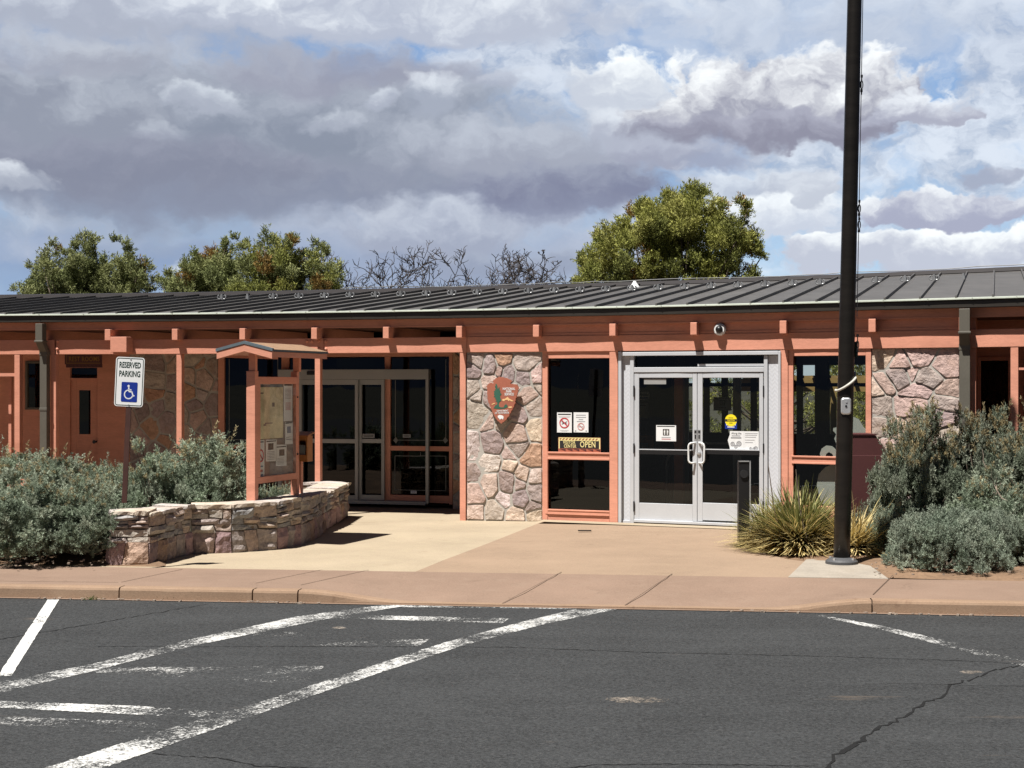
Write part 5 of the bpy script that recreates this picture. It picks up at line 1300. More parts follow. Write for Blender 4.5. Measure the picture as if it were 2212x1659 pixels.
# ------------------------------------------------------------------ signs and notices on the glass
def fnotice(name, x0, x1, y0, y1, oo, mats, marks, label, cat='notice', rot=0.0):
    t0, t1 = T(x0, oo), T(x1, oo); tm = (t0 + t1) / 2; w = t1 - t0; h = (y1 - y0) / F * W(tm, oo, 0).y; Mx = FM(tm, oo, Z((y0 + y1) / 2, tm, oo)) @ Matrix.Rotation(rot, 4, 'Z')
    m = MB(); m.prism([(-w / 2, -h / 2), (w / 2, -h / 2), (w / 2, h / 2), (-w / 2, h / 2)], .002, Mx); ml = [M[mats]]
    for u0, u1, v0, v1, mm in marks:
        if M[mm] not in ml: ml.append(M[mm])
        m.cur = ml.index(M[mm]); m.prism([(w * (u0 - .5), h * (v0 - .5)), (w * (u1 - .5), h * (v0 - .5)), (w * (u1 - .5), h * (v1 - .5)), (w * (u0 - .5), h * (v1 - .5))], .0008, Mx @ Matrix.Translation((0, 0, .0012)))
    o = m.build(name, ml); tag(o, label, cat); return o, Mx, w, h
GO = -.082
# no-drone notice
o, Mx, w, h = fnotice('drone_notice', 1203.2, 1235.3, 891, 934.3, GO, 'paper', [(.07, .93, .88, .935, 'ink'), (.1, .9, .79, .80, 'grey_ink'), (.15, .85, .74, .75, 'grey_ink'), (.2, .8, .10, .11, 'grey_ink'), (.3, .7, .06, .07, 'grey_ink')], 'white no-drone notice with a red ring, left of the two on the stickered window')
m = MB(); ringmesh(m, Mx @ Matrix.Translation((0, -.02 * h, .0022)), 0, 0, w * .27, w * .335); m.build('prohibition_ring', M['red_ink'], o)
m = MB(); MQ = Mx @ Matrix.Translation((0, -.02 * h, .0016)); m.prism([(-.035, -.006), (-.012, -.012), (.02, -.008), (.038, .004), (.02, .010), (-.01, .008), (-.036, .002)], .0005, MQ)
for cx_, cy_ in ((-.034, .016), (.034, .018), (-.03, -.018), (.03, -.014)): m.prism([(cx_ - .014, cy_ - .003), (cx_ + .014, cy_ - .003), (cx_ + .014, cy_ + .003), (cx_ - .014, cy_ + .003)], .0005, MQ)
m.build('drone_silhouette', M['ink'], o)
o, Mx, w, h = fnotice('smoking_notice', 1239, 1271, 890.8, 934, GO, 'paper', [], 'white no-smoking notice with a thin red ring, right of the two on the stickered window')
for i, s_ in enumerate(('NO SMOKING', 'OR VAPING', 'WITHIN 25 FT', 'OF ENTRANCE')):
    pass
m = MB()
for y, a in ((.36, .66), (.25, .68), (.14, .30), (.04, .56)): m.prism([(-w * a / 2, h * y - .006), (w * a / 2, h * y - .006), (w * a / 2, h * y + .006), (-w * a / 2, h * y + .006)], .0006, Mx @ Matrix.Translation((0, 0, .001)))
for cx_ in (-.36, .36): m.prism([(w * cx_ - .012, -h * .46), (w * cx_ + .012, -h * .46), (w * cx_ + .012, -h * .40), (w * cx_ - .012, -h * .40)], .0006, Mx @ Matrix.Translation((0, 0, .001)))
m.build('faint_print', M['grey_ink'], o)
m = MB(); ringmesh(m, Mx @ Matrix.Translation((0, -.21 * h, .002)), 0, 0, w * .19, w * .235); m.build('prohibition_ring', M['red_faint'], o)
m = MB(); m.prism([(-.04, -.22 * h - .005), (.04, -.22 * h - .005), (.04, -.22 * h + .005), (-.04, -.22 * h + .005)], .0005, Mx @ Matrix.Translation((0, 0, .0014))); m.build('cigarette_silhouette', M['grey_ink'], o)
# VISITOR CENTER OPEN
o, Mx, w, h = fnotice('open_sign', 1205.8, 1297.6, 945, 977.8, GO + .012, 'emblem_brown', [], 'dark wooden visitor center open sign with yellow letters on the window rail', 'sign')
m = MB(); m.prism([(-w * .478, -h * .23), (w * .478, -h * .23), (w * .478, h * .29), (-w * .478, h * .29)], .001, Mx @ Matrix.Translation((0, 0, .0014))); m.build('dark_panel', M['interior_dark'], o)
m = MB()
for a in ((-.49, -.465), (.465, .49)): m.prism([(w * a[0], -h * .25), (w * a[1], -h * .25), (w * a[1], h * .46), (w * a[0], h * .46)], .001, Mx @ Matrix.Translation((0, 0, .0022)))
m.prism([(-w * .49, h * .44), (w * .49, h * .44), (w * .49, h * .485), (-w * .49, h * .485)], .001, Mx @ Matrix.Translation((0, 0, .0022))); m.prism([(-w * .49, h * .28), (w * .49, h * .28), (w * .49, h * .315), (-w * .49, h * .315)], .001, Mx @ Matrix.Translation((0, 0, .0024)))
for k in range(12):
    x = w * (-.43 + .078 * k); m.prism([(x - .012, h * .315), (x + .012, h * .315), (x + .034, h * .44), (x + .010, h * .44)], .001, Mx @ Matrix.Translation((0, 0, .002)))
m.build('yellow_trim', M['cream_text'], o)
m = MB()
for k in range(6):
    x = w * (-.41 + .163 * k); m.prism([(x - .035, -h * .27), (x + .055, -h * .27), (x + .055, -h * .42)], .001, Mx @ Matrix.Translation((0, 0, .002)))
m.build('red_triangles', M['red_dark'] if 'red_dark' in M else M['maroon'], o)
text('lettering', 'VISITOR', Mx @ Matrix.Translation((-w * .24, h * .155, .002)), M['cream_text'], o, h * .30, xs=.72, off=.001, ext=.0008, spacing=1.12)
text('lettering', 'CENTER', Mx @ Matrix.Translation((-w * .22, -h * .09, .002)), M['cream_text'], o, h * .30, xs=.72, off=.001, ext=.0008, spacing=1.12)
text('lettering', 'OPEN', Mx @ Matrix.Translation((w * .20, h * .03, .002)), M['cream_text'], o, h * .56, xs=.72, off=.0016, ext=.0008, spacing=1.08)
# entrance doors
DGO = DO - .012 - .016
def wc(Mx, cx_, cy_, s, o, mat='white'):
    m = MB(); m.prism(rrect_at(cx_, cy_, s, s * .96, s * .08), .0006, Mx @ Matrix.Translation((0, 0, .0015))); b = m.build('restroom_symbol', M['emblem_dark'], o)
    m = MB(); MT = Mx @ Matrix.Translation((0, 0, .0022))
    for sx_ in (-.25, .25):
        x = cx_ + s * sx_; m.prism([(x + .055 * s * math.cos(2 * math.pi * k / 10), cy_ + .33 * s + .06 * s * math.sin(2 * math.pi * k / 10)) for k in range(10)], .0005, MT)
        ww = .11 * s; m.prism([(x - ww, cy_ - .02 * s), (x - ww * .6, cy_ - .02 * s), (x - ww * .55, cy_ - .40 * s), (x + ww * .55, cy_ - .40 * s), (x + ww * .6, cy_ - .02 * s), (x + ww, cy_ - .02 * s), (x + ww * .9, cy_ + .25 * s), (x - ww * .9, cy_ + .25 * s)], .0005, MT)
    m.prism([(cx_ - .025 * s, cy_ - .4 * s), (cx_ + .025 * s, cy_ - .4 * s), (cx_ + .025 * s, cy_ + .4 * s), (cx_ - .025 * s, cy_ + .4 * s)], .0005, MT); m.build('figures', M[mat], b)
def rrect_at(cx_, cy_, w, h, r): return [(x + cx_, y + cy_) for x, y in rrect(w, h, r, 4)]
M['emblem_dark'] = surf('dark_brown_print', lin3(.04, .028, .02), .6, .05, 3, .02, 40, 0)
o, Mx, w, h = fnotice('restroom_notice', 1417.2, 1460.6, 918.5, 953, DGO, 'paper', [(.04, .93, .90, .955, 'ink'), (.27, .73, .215, .255, 'grey_ink'), (.27, .73, .11, .15, 'red_ink')], 'white restroom notice with a red bar on the left entrance door')
wc(Mx, 0, .06 * h, h * .42, o)
o, Mx, w, h = fnotice('auto_door_sticker', 1566, 1592, 905, 926.5, DGO, 'blue', [(.1, .9, .36, .46, 'paper'), (.2, .8, .14, .24, 'paper')], 'yellow and blue caution sticker on the right entrance door', 'sticker')
m = MB(); Mc = Mx @ Matrix.Translation((0, h * .36, .0014)); rr_ = w * .50; m.prism([(rr_ * math.cos(2 * math.pi * k / 28), rr_ * .98 * math.sin(2 * math.pi * k / 28)) for k in range(28)], .002, Mc); ys = m.build('yellow_disc', M['yellow'], o)
m = MB(); m.prism([(-rr_ * .98, -.017), (rr_ * .98, -.017), (rr_ * .98, .017), (-rr_ * .98, .017)], .0008, Mc @ Matrix.Translation((0, 0, .001))); m.prism([(-.035, .032), (.035, .032), (.035, .038), (-.035, .038)], .0008, Mc @ Matrix.Translation((0, 0, .001))); m.prism([(-.025, -.042), (.025, -.042), (.025, -.034), (-.025, -.034)], .0008, Mc @ Matrix.Translation((0, 0, .001))); m.build('black_band', M['ink'], ys)
text('lettering', 'CAUTION', Mc @ Matrix.Translation((0, 0, .0016)), M['yellow'], ys, .03, xs=.8, off=.0006, ext=.0005)
o, Mx, w, h = fnotice('poster', 1576, 1639.5, 931.5, 976, DGO + .001, 'paper', [], 'large white poster with grey drawings and a torn left edge on the right entrance door', 'poster')
m = MB(); m.prism([(-w * .5, -h * .3), (-w * .5, h * .32), (-w * .57, h * .05)][::-1], .002, Mx); m.build('torn_edge', M['paper'], o)
m = MB(); MT = Mx @ Matrix.Translation((0, 0, .001))
def bar(u0, u1, v0, v1): m.prism([(w * u0, h * v0), (w * u1, h * v0), (w * u1, h * v1), (w * u0, h * v1)], .0006, MT)
bar(-.46, -.10, .14, .21)
for cx_, cy_, r in ((-.40, -.13, .075), (-.18, -.11, .09), (-.29, -.26, .06), (.40, -.32, .07), (.33, -.35, .05), (.22, -.33, .045)):
    ringmesh(m, MT, w * cx_, h * cy_, w * r * .55, w * r, slash=False, d=.0006)
    m.prism([(w * cx_ + w * r * .35 * math.cos(k), h * cy_ + w * r * .35 * math.sin(k)) for k in np.linspace(0, 5.7, 9)], .0004, MT)
m.build('drawings', M['grey_ink'], o)
text('lettering', 'Along the', Mx @ Matrix.Translation((-w * .27, h * .39, .001)), M['ink'], o, h * .15, xs=.85, ext=.0005)
text('lettering', 'Rock Trails', Mx @ Matrix.Translation((-w * .27, h * .27, .001)), M['ink'], o, h * .15, xs=.85, ext=.0005) if False else None
m = MB()
for v0, u1 in ((.38, .46), (.30, .44), (.20, .40), (.06, .36), (-.06, .30)): bar(.03, u1, v0, v0 + .028)
bar(-.43, -.13, .25, .29); bar(-.01, -.006, -.45, .46); m.build('faint_print', M['grey_ink'], o)
# things seen through the left door
for x0, x1, y0, y1, oo, mat, mk, lab in ((1378, 1402, 847, 864, -2.7, 'paper', [(.1, .9, .55, .8, 'ink'), (.1, .9, .15, .4, 'blue')], 'pale notice with blue print on the dark wall behind the left door'), (1379, 1400, 870, 905, -2.7, 'grey_ink', [(.15, .8, .8, .84, 'ink')], 'grey sheet on the dark wall behind the left door'), (1391, 1439, 818, 830, DGO, 'alu_dark', [], 'pale strip label along the top of the left entrance door glass')):
    fnotice('wall_notice' if y0 > 840 else 'strip_label', x0, x1, y0, y1, oo, mat, mk, lab)
o, Mx, w, h = fnotice('wall_notice', 1541, 1580, 858, 887, -2.55, 'grey_ink', [(.04, .93, .9, .95, 'ink'), (.3, .7, .2, .24, 'ink')], 'dim restroom notice on the inner door behind the glass'); wc(Mx, 0, .1 * h, h * .42, o, 'grey_ink')
o, Mx, w, h = fnotice('report_board', 1380, 1413, 940, 968, -2.75, 'wood', [(.1, .6, .1, .4, 'grey_ink')], 'orange report board low behind the left entrance door', 'board')
text('lettering', 'REPORT', Mx @ Matrix.Translation((0, h * .22, .001)), M['maroon'], o, h * .24, ext=.0005)
# REST ROOMS sign hung in the porch
RO = -1.72
o, Mx, w, h = fnotice('rest_rooms_sign', 139, 221, 764, 787, RO, 'maroon', [], 'dark maroon rest rooms sign with ochre letters hung in the shaded porch', 'sign')
text('lettering', 'REST ROOMS', Mx @ Matrix.Translation((w * .02, -h * .02, .0012)), M['dim_text'], o, h * .62, xs=.76, off=.001, ext=.001, spacing=1.1)
m = MB(); 
for u0, u1, v0, v1 in ((-.46, -.45, -.4, .45), (-.46, .46, -.42, -.37)): m.prism([(w * u0, h * v0), (w * u1, h * v0), (w * u1, h * v1), (w * u0, h * v1)], .001, Mx @ Matrix.Translation((0, 0, .0012)))
m.build('trim_line', M['dim_text'], o)
m = MB(); m.prism([(-w * .47, -h * .5), (-w * .47, -h * .8), (w * .5, -h * .8), (w * .5, -h * .5)], .02, Mx)
m.build('valance', M['maroon'], o)
m = MB()
for k in range(9):
    x = w * (-.4 + .1 * k); m.prism([(x, -h * .6), (x + .03, -h * .72), (x + .05, -h * .68), (x + .025, -h * .57)], .001, Mx @ Matrix.Translation((0, 0, .0012)))
m.build('carved_waves', M['red_ink'] if False else M['rust'], o)

# ------------------------------------------------------------------ ranger cut-out standing inside the right-hand window (seen from behind)
SO = -.115; tS = T(1812, SO); zb = 0.0
def S_(pts): return [(T(x, SO) - tS, Z(y, tS, SO) - 1.0) for x, y in pts]
SS = FM(tS, SO, 1.0)
st = MB(); st.prism(S_([(1774,1090),(1763,1050),(1768,1025),(1782,1010),(1796,1004),(1790,1001),(1801,991),(1798,981),(1790,977),(1784,981),(1782,991),(1786,999),(1776,996),(1770,982),(1774,970),(1784,963),(1797,964),(1806,972),(1806,958),(1802,948),(1806,938),(1799,930),(1800,925),(1815,920),(1826,905),(1840,899),(1856,905),(1866,922),(1876,930),(1872,938),(1850,941),(1846,960),(1866,985),(1876,1020),(1872,1090)])[::-1], .012, SS)
so = st.build('ranger_cutout', M['white']); tag(so, 'pale back of a life-size ranger cut-out with a broad hat, inside the right-hand window', 'standee')
m = MB(); m.fb(tS - .25, tS + .2, SO - .4, SO - .02, 0.001, .02); m.fb(tS - .02, tS + .02, SO - .35, SO - .014, .02, .5); m.build('stand', M['black'], so)
# maroon painted cabinet outside, half hidden by the sage
bc = MB(); c0 = P(1862, 1120, 18.95); w_, d_ = .50, .45; bx0, bx1, y0_, y1_ = c0.x - .17, c0.x + .36, 18.95, 19.4; zt = 2 - (941 - 830) / F * 18.95
BB = thing('litter_bin', ((bx0 + bx1) / 2, 19.2, 0), 'maroon painted bin with a sloped shoulder behind the flagpole and the yucca', 'bin')
prof = [(bx0, .05), (bx1, .05), (bx1, zt - .26), (bx1 - .19, zt), (bx0, zt)]
n_ = len(prof); bc.add([(x, y0_, z) for x, z in prof] + [(x, y1_, z) for x, z in prof], [tuple(range(n_)), tuple(reversed(range(n_, 2 * n_)))] + [(i, n_ + i, n_ + (i + 1) % n_, (i + 1) % n_) for i in range(n_)])
bc.build('body', M['maroon'], BB, bevel=.008)
m = MB(); m.hexa([(bx0 - .01, y0_ - .012, zt + .002), (bx1 - .18, y0_ - .012, zt + .002), (bx1 - .18, y1_ + .01, zt + .002), (bx0 - .01, y1_ + .01, zt + .002), (bx0 - .01, y0_ - .012, zt + .018), (bx1 - .19, y0_ - .012, zt + .018), (bx1 - .19, y1_ + .01, zt + .018), (bx0 - .01, y1_ + .01, zt + .018)]); m.build('lid', M['maroon'], BB)
m = MB(); m.box(((bx0 + bx1) / 2 - .04, y0_ - .006, zt - .62), (.40, .012, .75)); m.build('door', M['maroon'], BB, bevel=.004)
# black bollard with the door push plate
bq = G(1607, 1181, 0); BO_ = thing('door_bollard', bq, 'slim black bollard in front of the right entrance door', 'bollard')
hB = 2 - (996 - 830) / F * bq.y; w_ = 28 / F * bq.y
m = MB(); m.box((bq.x + .005, bq.y + .06, hB / 2), (w_ * .88, .12, hB)); m.build('post', M['black'], BO_, bevel=.006)
m = MB(); m.box((bq.x + .005 + w_ * .44, bq.y + .005, hB / 2), (.014, .03, hB)); m.box((bq.x + .005, bq.y + .005, hB - .006), (w_ * .88, .03, .012)); m.build('edge_trim', M['steel'], BO_)
m = MB(); m.box((bq.x + .005, bq.y + .06, .006), (w_ * 1.3, .18, .012)); m.build('base_plate', M['black'], BO_)
m = MB(); m.tube([(bq.x, bq.y - .002, hB - .16), (bq.x, bq.y - .018, hB - .16)], .05, 20); m.build('push_plate', M['rubber'], BO_)
# low curved rail inside, seen through the left door
m = MB(); t = T(1440, -1.9); pts = [W(t, -1.9, .01), W(t, -1.9, .78), W(t + .02, -1.9, .86), W(t + .10, -1.9, .92), W(t + .45, -1.9, .92)]; m.tube(pts, .02, 8); m.tube([W(t + .45, -1.9, .92), W(t + .45, -1.9, .01)], .02, 8); tag(m.build('inner_handrail', M['alu_dark'], smooth=True), 'curved grey handrail inside, behind the left entrance door', 'handrail')
# ------------------------------------------------------------------ sagebrush
def basis(ax):
    ref = np.where(np.abs(ax[:, 2:3]) > .9, np.array([[1., 0, 0]]), np.array([[0, 0, 1.]]))
    a = unit(np.cross(ax, ref)); return a, np.cross(ax, a)
def sage_mesh(seed, w, h, nspr, fine=1.0, flat=.0, pal=None, tip=.25, nleaf=34, lump=.35, spike=.3):
    """sprigs thickly set over a lumpy dome; every sprig carries small upright leaves"""
    r = np.random.default_rng(seed); ncl = max(30, nspr // 20)
    d = unit(r.normal(size=(ncl, 3))); d[:, 2] = np.abs(d[:, 2]) * 1.0 - .12
    lum = np.array([1 + lump * mnoise.noise((x * 2.1 + seed, y * 2.1, z * 2.1)) + .22 * mnoise.noise((x * 5 + seed, y * 5, z * 5)) for x, y, z in d])
    rad = (r.uniform(.45, 1.0, ncl) ** .5) * lum
    cl = np.stack([d[:, 0] * w * rad, d[:, 1] * w * rad, .10 * h + np.maximum(d[:, 2], -.1) * h * .88 * rad], 1)
    which = r.integers(0, ncl, nspr); dd = unit(r.normal(size=(nspr, 3))); puff = r.uniform(.06, .12, ncl)[which] * (fine + .15)
    c = cl[which] + dd * puff[:, None] * (r.random((nspr, 1)) ** .5); d = d[which]; c[:, 2] = np.maximum(c[:, 2], .03)
    ax = unit(d * .5 + dd * .75 + np.array([0, 0, .7]) + r.normal(size=(nspr, 3)) * .15); shade = r.uniform(.8, 1.2, ncl)[which]
    L = r.uniform(.06, .12, nspr) * fine * (1 + spike * (r.random(nspr) < .10))
    # leaves along each sprig
    k = nleaf; u = r.random((nspr, k)) ** .8; a, b = basis(ax)
    ang = r.uniform(0, 2 * np.pi, (nspr, k))
    out = a[:, None] * np.cos(ang)[..., None] + b[:, None] * np.sin(ang)[..., None]
    pos = c[:, None] + ax[:, None] * (u * L[:, None])[..., None] + out * (.018 * fine * (1.15 - u))[..., None]
    lax = unit(ax[:, None] * .8 + out * .75 + r.normal(size=(nspr, k, 3)) * .25)
    ll = r.uniform(.020, .040, (nspr, k)) * fine
    sdv = unit(np.cross(lax.reshape(-1, 3), r.normal(size=(nspr * k, 3)))) * (r.uniform(.0038, .0068, (nspr * k, 1)) * fine)
    pal = np.array(pal or [(0.308, 0.364, 0.265), (0.355, 0.407, 0.303), (0.265, 0.321, 0.232), (0.397, 0.440, 0.336), (0.284, 0.345, 0.241)])
    ci = pal[r.integers(0, len(pal), ncl)][which] * shade[:, None]
    y = (r.random(nspr) < tip) & (c[:, 2] > .62 * h); straw = np.array([.42, .31, .15])
    cc = np.repeat(ci[:, None], k, 1); mixv = (y[:, None] * (u > .35) * .7)[..., None]
    cc = cc * (1 - mixv) + straw * mixv; cc = cc * r.uniform(.8, 1.2, (nspr, k, 1))
    return leaf_mesh('sage_foliage', pos.reshape(-1, 3), (lax * ll[..., None]).reshape(-1, 3), sdv, cc.reshape(-1, 3), M['sage'], .45), c
def stems_mesh(seed, c, w, h, n=34, base=.10):
    rnd = random.Random(seed); m = MB()
    for i in range(n):
        tip = Vector(c[rnd.randrange(len(c))]); a = rnd.uniform(0, 6.28); st = Vector((base * math.cos(a) * rnd.random(), base * math.sin(a) * rnd.random(), 0))
        mid = st.lerp(tip, .5) + Vector((rnd.uniform(-.06, .06), rnd.uniform(-.06, .06), -.05 * h))
        m.tube([st, st.lerp(mid, .5) + Vector((rnd.uniform(-.03, .03), rnd.uniform(-.03, .03), 0)), mid, mid.lerp(tip, .6) + Vector((rnd.uniform(-.03, .03), rnd.uniform(-.03, .03), .02)), tip], [.018, .014, .010, .006, .003], 5, caps=False)
    return m.mesh('sage_stems', M['bark'])
SV = []
for i, (w, h, n, lump) in enumerate([(.62, 1.0, 2500, .5), (.75, .9, 2800, .45), (.55, 1.15, 2300, .6), (.9, .85, 3100, .5)]):
    me, c = sage_mesh(11 + i, w, h, n, .8, lump=lump * 1.15, tip=.25, spike=1.7); SV.append((me, stems_mesh(5 + i, c, w, h)))
me, c = sage_mesh(41, .80, .70, 5000, .72, lump=.22, tip=.0, nleaf=26, spike=0, pal=[(0.284, 0.335, 0.258), (0.323, 0.370, 0.288), (0.245, 0.297, 0.224), (0.353, 0.396, 0.310)]); SV.append((me, stems_mesh(45, c, .8, .7, 16)))
me, c = sage_mesh(47, .80, 1.0, 3000, .88, lump=.65, tip=.5, nleaf=32, spike=1.0, pal=[(0.211, 0.245, 0.176), (0.249, 0.280, 0.206), (0.176, 0.211, 0.150), (0.284, 0.310, 0.237)]); SV.append((me, stems_mesh(46, c, .8, 1.0, 60)))
def shrub(v, pos, sx, sz, rot, label, group, name='sage_shrub'):
    s = thing(name, pos, label, 'shrub', group); s.scale = (sx, sx, sz * .93); s.rotation_euler = (0, 0, rot)
    for nm, me in (('foliage', SV[v][0]), ('stems', SV[v][1])):
        o = bpy.data.objects.new(nm, me); COL.objects.link(o); o.parent = s
    return s
LG = 'sage shrubs in the left bed'; RG = 'sage shrubs in the right bed'
def sp(px, ybase, z=.1): q = G(px, ybase, z); return q
for v, px, Y, sx, sz, rot, lab in (
    (0, 40, 17.15, 1.02, .98, .3, 'grey-green sage shrub at the kerb end of the left bed, leftmost in the photo'),
    (3, 140, 17.5, .78, 1.02, 2.1, 'broad grey-green sage shrub in front of the left downspout, beside the pavement'),
    (1, -70, 18.0, 1.0, 1.12, 2.8, 'sage shrub cut off by the left edge of the photo'),
    (2, 140, 18.3, 1.0, 1.02, 1.2, 'tall spiky sage shrub before the rest room door'),
    (0, 178, 17.2, .74, .84, 4.0, 'sage shrub spilling against the left end of the planter wall'),
    (1, 330, 19.3, .78, 1.14, .5, 'rounded sage shrub just right of the parking sign post, above the planter wall'),
    (3, 250, 19.6, .7, 1.05, 3.3, 'sage shrub behind the parking sign post in front of the shaded stone wall'),
    (2, 462, 19.6, 1.15, 1.22, 2.0, 'tall sage shrub with pale tips just left of the notice kiosk'),
    (1, 400, 20.8, .8, 1.05, 4.4, 'sage shrub by the foot of the pink post before the shaded stone wall'),
    (0, 510, 20.0, .62, .72, 5.0, 'small sage shrub right behind the near post of the notice kiosk'),
    (3, 600, 20.3, .42, .66, .2, 'low sage shrub under the board of the notice kiosk'),
    (2, 60, 20.0, 1.1, 1.0, .9, 'sage shrub behind the front row at the foot of the left downspout'),
):
    shrub(v, P(px, 0, Y)[:2] + (.13,), sx, sz, rot, lab, LG)
for v, px, Y, z, sx, sz, rot, lab in (
    (4, 2045, 16.68, .02, .80, 1.06, .4, 'compact pale sage shrub at the pavement edge right of the flagpole'),
    (4, 2150, 17.0, .05, .58, .92, 1.9, 'small pale sage shrub right against the compact one at the pavement edge'),
    (5, 1960, 18.6, .08, .66, 1.50, .8, 'dark sage shrub with yellow tips leaning before the maroon bin'),
    (5, 2015, 19.0, .06, 1.0, 1.68, 2.6, 'tall open sage shrub before the right stone panel'),
    (5, 2125, 18.8, .06, .95, 1.66, 4.2, 'tall sage shrub at the foot of the right downspout'),
    (5, 2230, 18.6, .06, 1.05, 1.85, 5.3, 'tallest sage shrub, at the right edge of the photo'),
    (0, 2150, 17.5, .06, .9, 1.05, 3.6, 'mid-height sage shrub between the pale shrubs and the tall ones at right'),
    (1, 2290, 17.2, .06, .9, 1.0, 1.0, 'sage shrub cut off by the right edge of the photo'),
    (1, 1925, 17.9, .05, .40, .60, 2.2, 'small dark sage shrub tucked right of the straw-coloured yucca'),
):
    shrub(v, P(px, 0, Y)[:2] + (z,), sx, sz, rot, lab, RG)

# ------------------------------------------------------------------ bear grass / narrow-leaf yucca
def blades(seed, n, L, spread, cols, droop, w=.0125):
    r = np.random.default_rng(seed); m_v = []; m_f = []; m_c = []
    for i in range(n):
        a = r.uniform(0, 2 * np.pi); el = np.arccos(1 - r.random() ** spread * .98); l = L * r.uniform(.6, 1.1)
        d = np.array([np.sin(el) * np.cos(a), np.sin(el) * np.sin(a), np.cos(el)]); s = np.array([-np.sin(a), np.cos(a), 0]); p = np.array([r.normal() * .06, r.normal() * .06, .02])
        col = cols(el, r); seg = 5; b = len(m_v)
        for k in range(seg + 1):
            u = k / seg; ww = w * r.uniform(.85, 1.15) * (1 - u ** 1.6) + .0012
            m_v += [tuple(p - s * ww), tuple(p + s * ww)]
            d = d + np.array([0, 0, -droop * u * r.uniform(.6, 1.4)]); d = d / np.linalg.norm(d); p = p + d * l / seg
            if p[2] < .005: p[2] = .005 + .01 * r.random()
        for k in range(seg): m_f.append((b + 2 * k, b + 2 * k + 1, b + 2 * k + 3, b + 2 * k + 2)); m_c.append(tuple(col) + (1,))
    m = MB(); m.v = m_v; m.f = [list(f) for f in m_f]; m.mi = [0] * len(m_f); m.c = m_c; m.usecol = True; return m.mesh('yucca_blades', M['blade'])
def ycol(el, r):
    g = np.array([.235, .245, .09]) * r.uniform(.7, 1.25); st = np.array([.72, .57, .25]) * r.uniform(.6, 1.25); k = np.clip((el - .82) * 1.8 + r.normal() * .35, 0, 1)
    return g * (1 - k) + st * k
def scol_(el, r): return np.array([.80, .64, .30]) * r.uniform(.6, 1.2) if r.random() < .85 else np.array([.22, .17, .08])
ya = thing('yucca', G(1728, 1186, .02), 'narrow-leaved yucca clump, green above and straw below, left of the flagpole', 'plant', 'yucca clumps by the flagpole')
for me in (blades(1, 2300, .82, .85, ycol, .16),):
    o = bpy.data.objects.new('blades', me); COL.objects.link(o); o.parent = ya
o = bpy.data.objects.new('dry_skirt', blades(2, 1200, .78, .5, scol_, .2)); COL.objects.link(o); o.parent = ya
yb = thing('yucca', G(1846, 1192, .03), 'straw-coloured drooping yucca clump behind the flagpole', 'plant', 'yucca clumps by the flagpole')
o = bpy.data.objects.new('dry_skirt', blades(3, 1000, .66, .62, scol_, .2)); COL.objects.link(o); o.parent = yb
yc = thing('yucca', G(1662, 1176, .02), 'small olive yucca clump against the black bollard', 'plant', 'yucca clumps by the flagpole')
o = bpy.data.objects.new('blades', blades(4, 1100, .62, .8, ycol, .2)); COL.objects.link(o); o.parent = yc
# flower stalks: dead upright sticks
m = MB(); b = G(1745, 1180, .1); m.tube([b, b + Vector((-.10, 0, .5)), b + Vector((-.14, 0, .9))], [.012, .009, .005], 5); b = G(1690, 1178, .1); m.tube([b, b + Vector((-.1, 0, .45)), b + Vector((-.17, 0, .98))], [.010, .008, .004], 5); m.build('dead_stalks', M['bark'], ya)
# weathered log and a bare twig at the right edge
m = MB(); q = P(2175, 1180, 17.0); m.tube([(q.x, 16.9, .22), (q.x + .3, 16.8, .19), (q.x + .8, 16.75, .13), (q.x + 1.5, 16.7, .12)], [.05, .085, .09, .08], 9); tag(m.build('weathered_log', M['log'], smooth=True), 'weathered grey log lying on the soil at the right edge of the bed', 'log')
m = MB(); random.seed(4); q = P(2232, 1110, 17.6)
def twig(p, d, l, r, dep):
    pts = [p]; 
    for k in range(4): d = (d + Vector((random.uniform(-.5, .5), random.uniform(-.4, .4), random.uniform(-.25, .35)))).normalized(); p = p + d * l / 4; pts.append(p)
    m.tube(pts, [r * (1 - .15 * k) for k in range(5)], 5)
    if dep > 0:
        for k in (2, 3, 4): twig(pts[k], (d + Vector((random.uniform(-1, 1), random.uniform(-.5, .5), random.uniform(-.3, .6)))).normalized(), l * .6, r * .55, dep - 1)
twig(Vector((q.x, q.y, .1)), Vector((-.25, -.1, .8)), .75, .016, 2); tag(m.build('bare_bush', M['log']), 'pale bare twisted bush at the right edge in front of the sage', 'bush')
# scattered litter: small stones on the soil of the beds
m = MB(); random.seed(12)
for i in range(190):
    q = K(ks(random.choice((random.uniform(-20, 700), random.uniform(540, 660), random.uniform(1500, 2212)))), -abs(random.gauss(0, .035)), ZA + .004) if i >= 70 else G(random.uniform(1880, 2212), random.uniform(1205, 1243), .04) if i < 40 else G(random.uniform(-20, 230), random.uniform(1205, 1224), .06); s = random.uniform(.006, .018)
    m.box((q.x, q.y, q.z + s * .2), (s * 2, s * 1.4, s), Matrix.Translation(q) @ Matrix.Rotation(random.uniform(0, 3), 4, 'Z') @ Matrix.Translation(-q))
tag(m.build('gravel', M['stone_bits'] if 'stone_bits' in M else M['log']), 'loose grit and bark chips on the bed soil and along the kerb', 'gravel', kind='stuff')
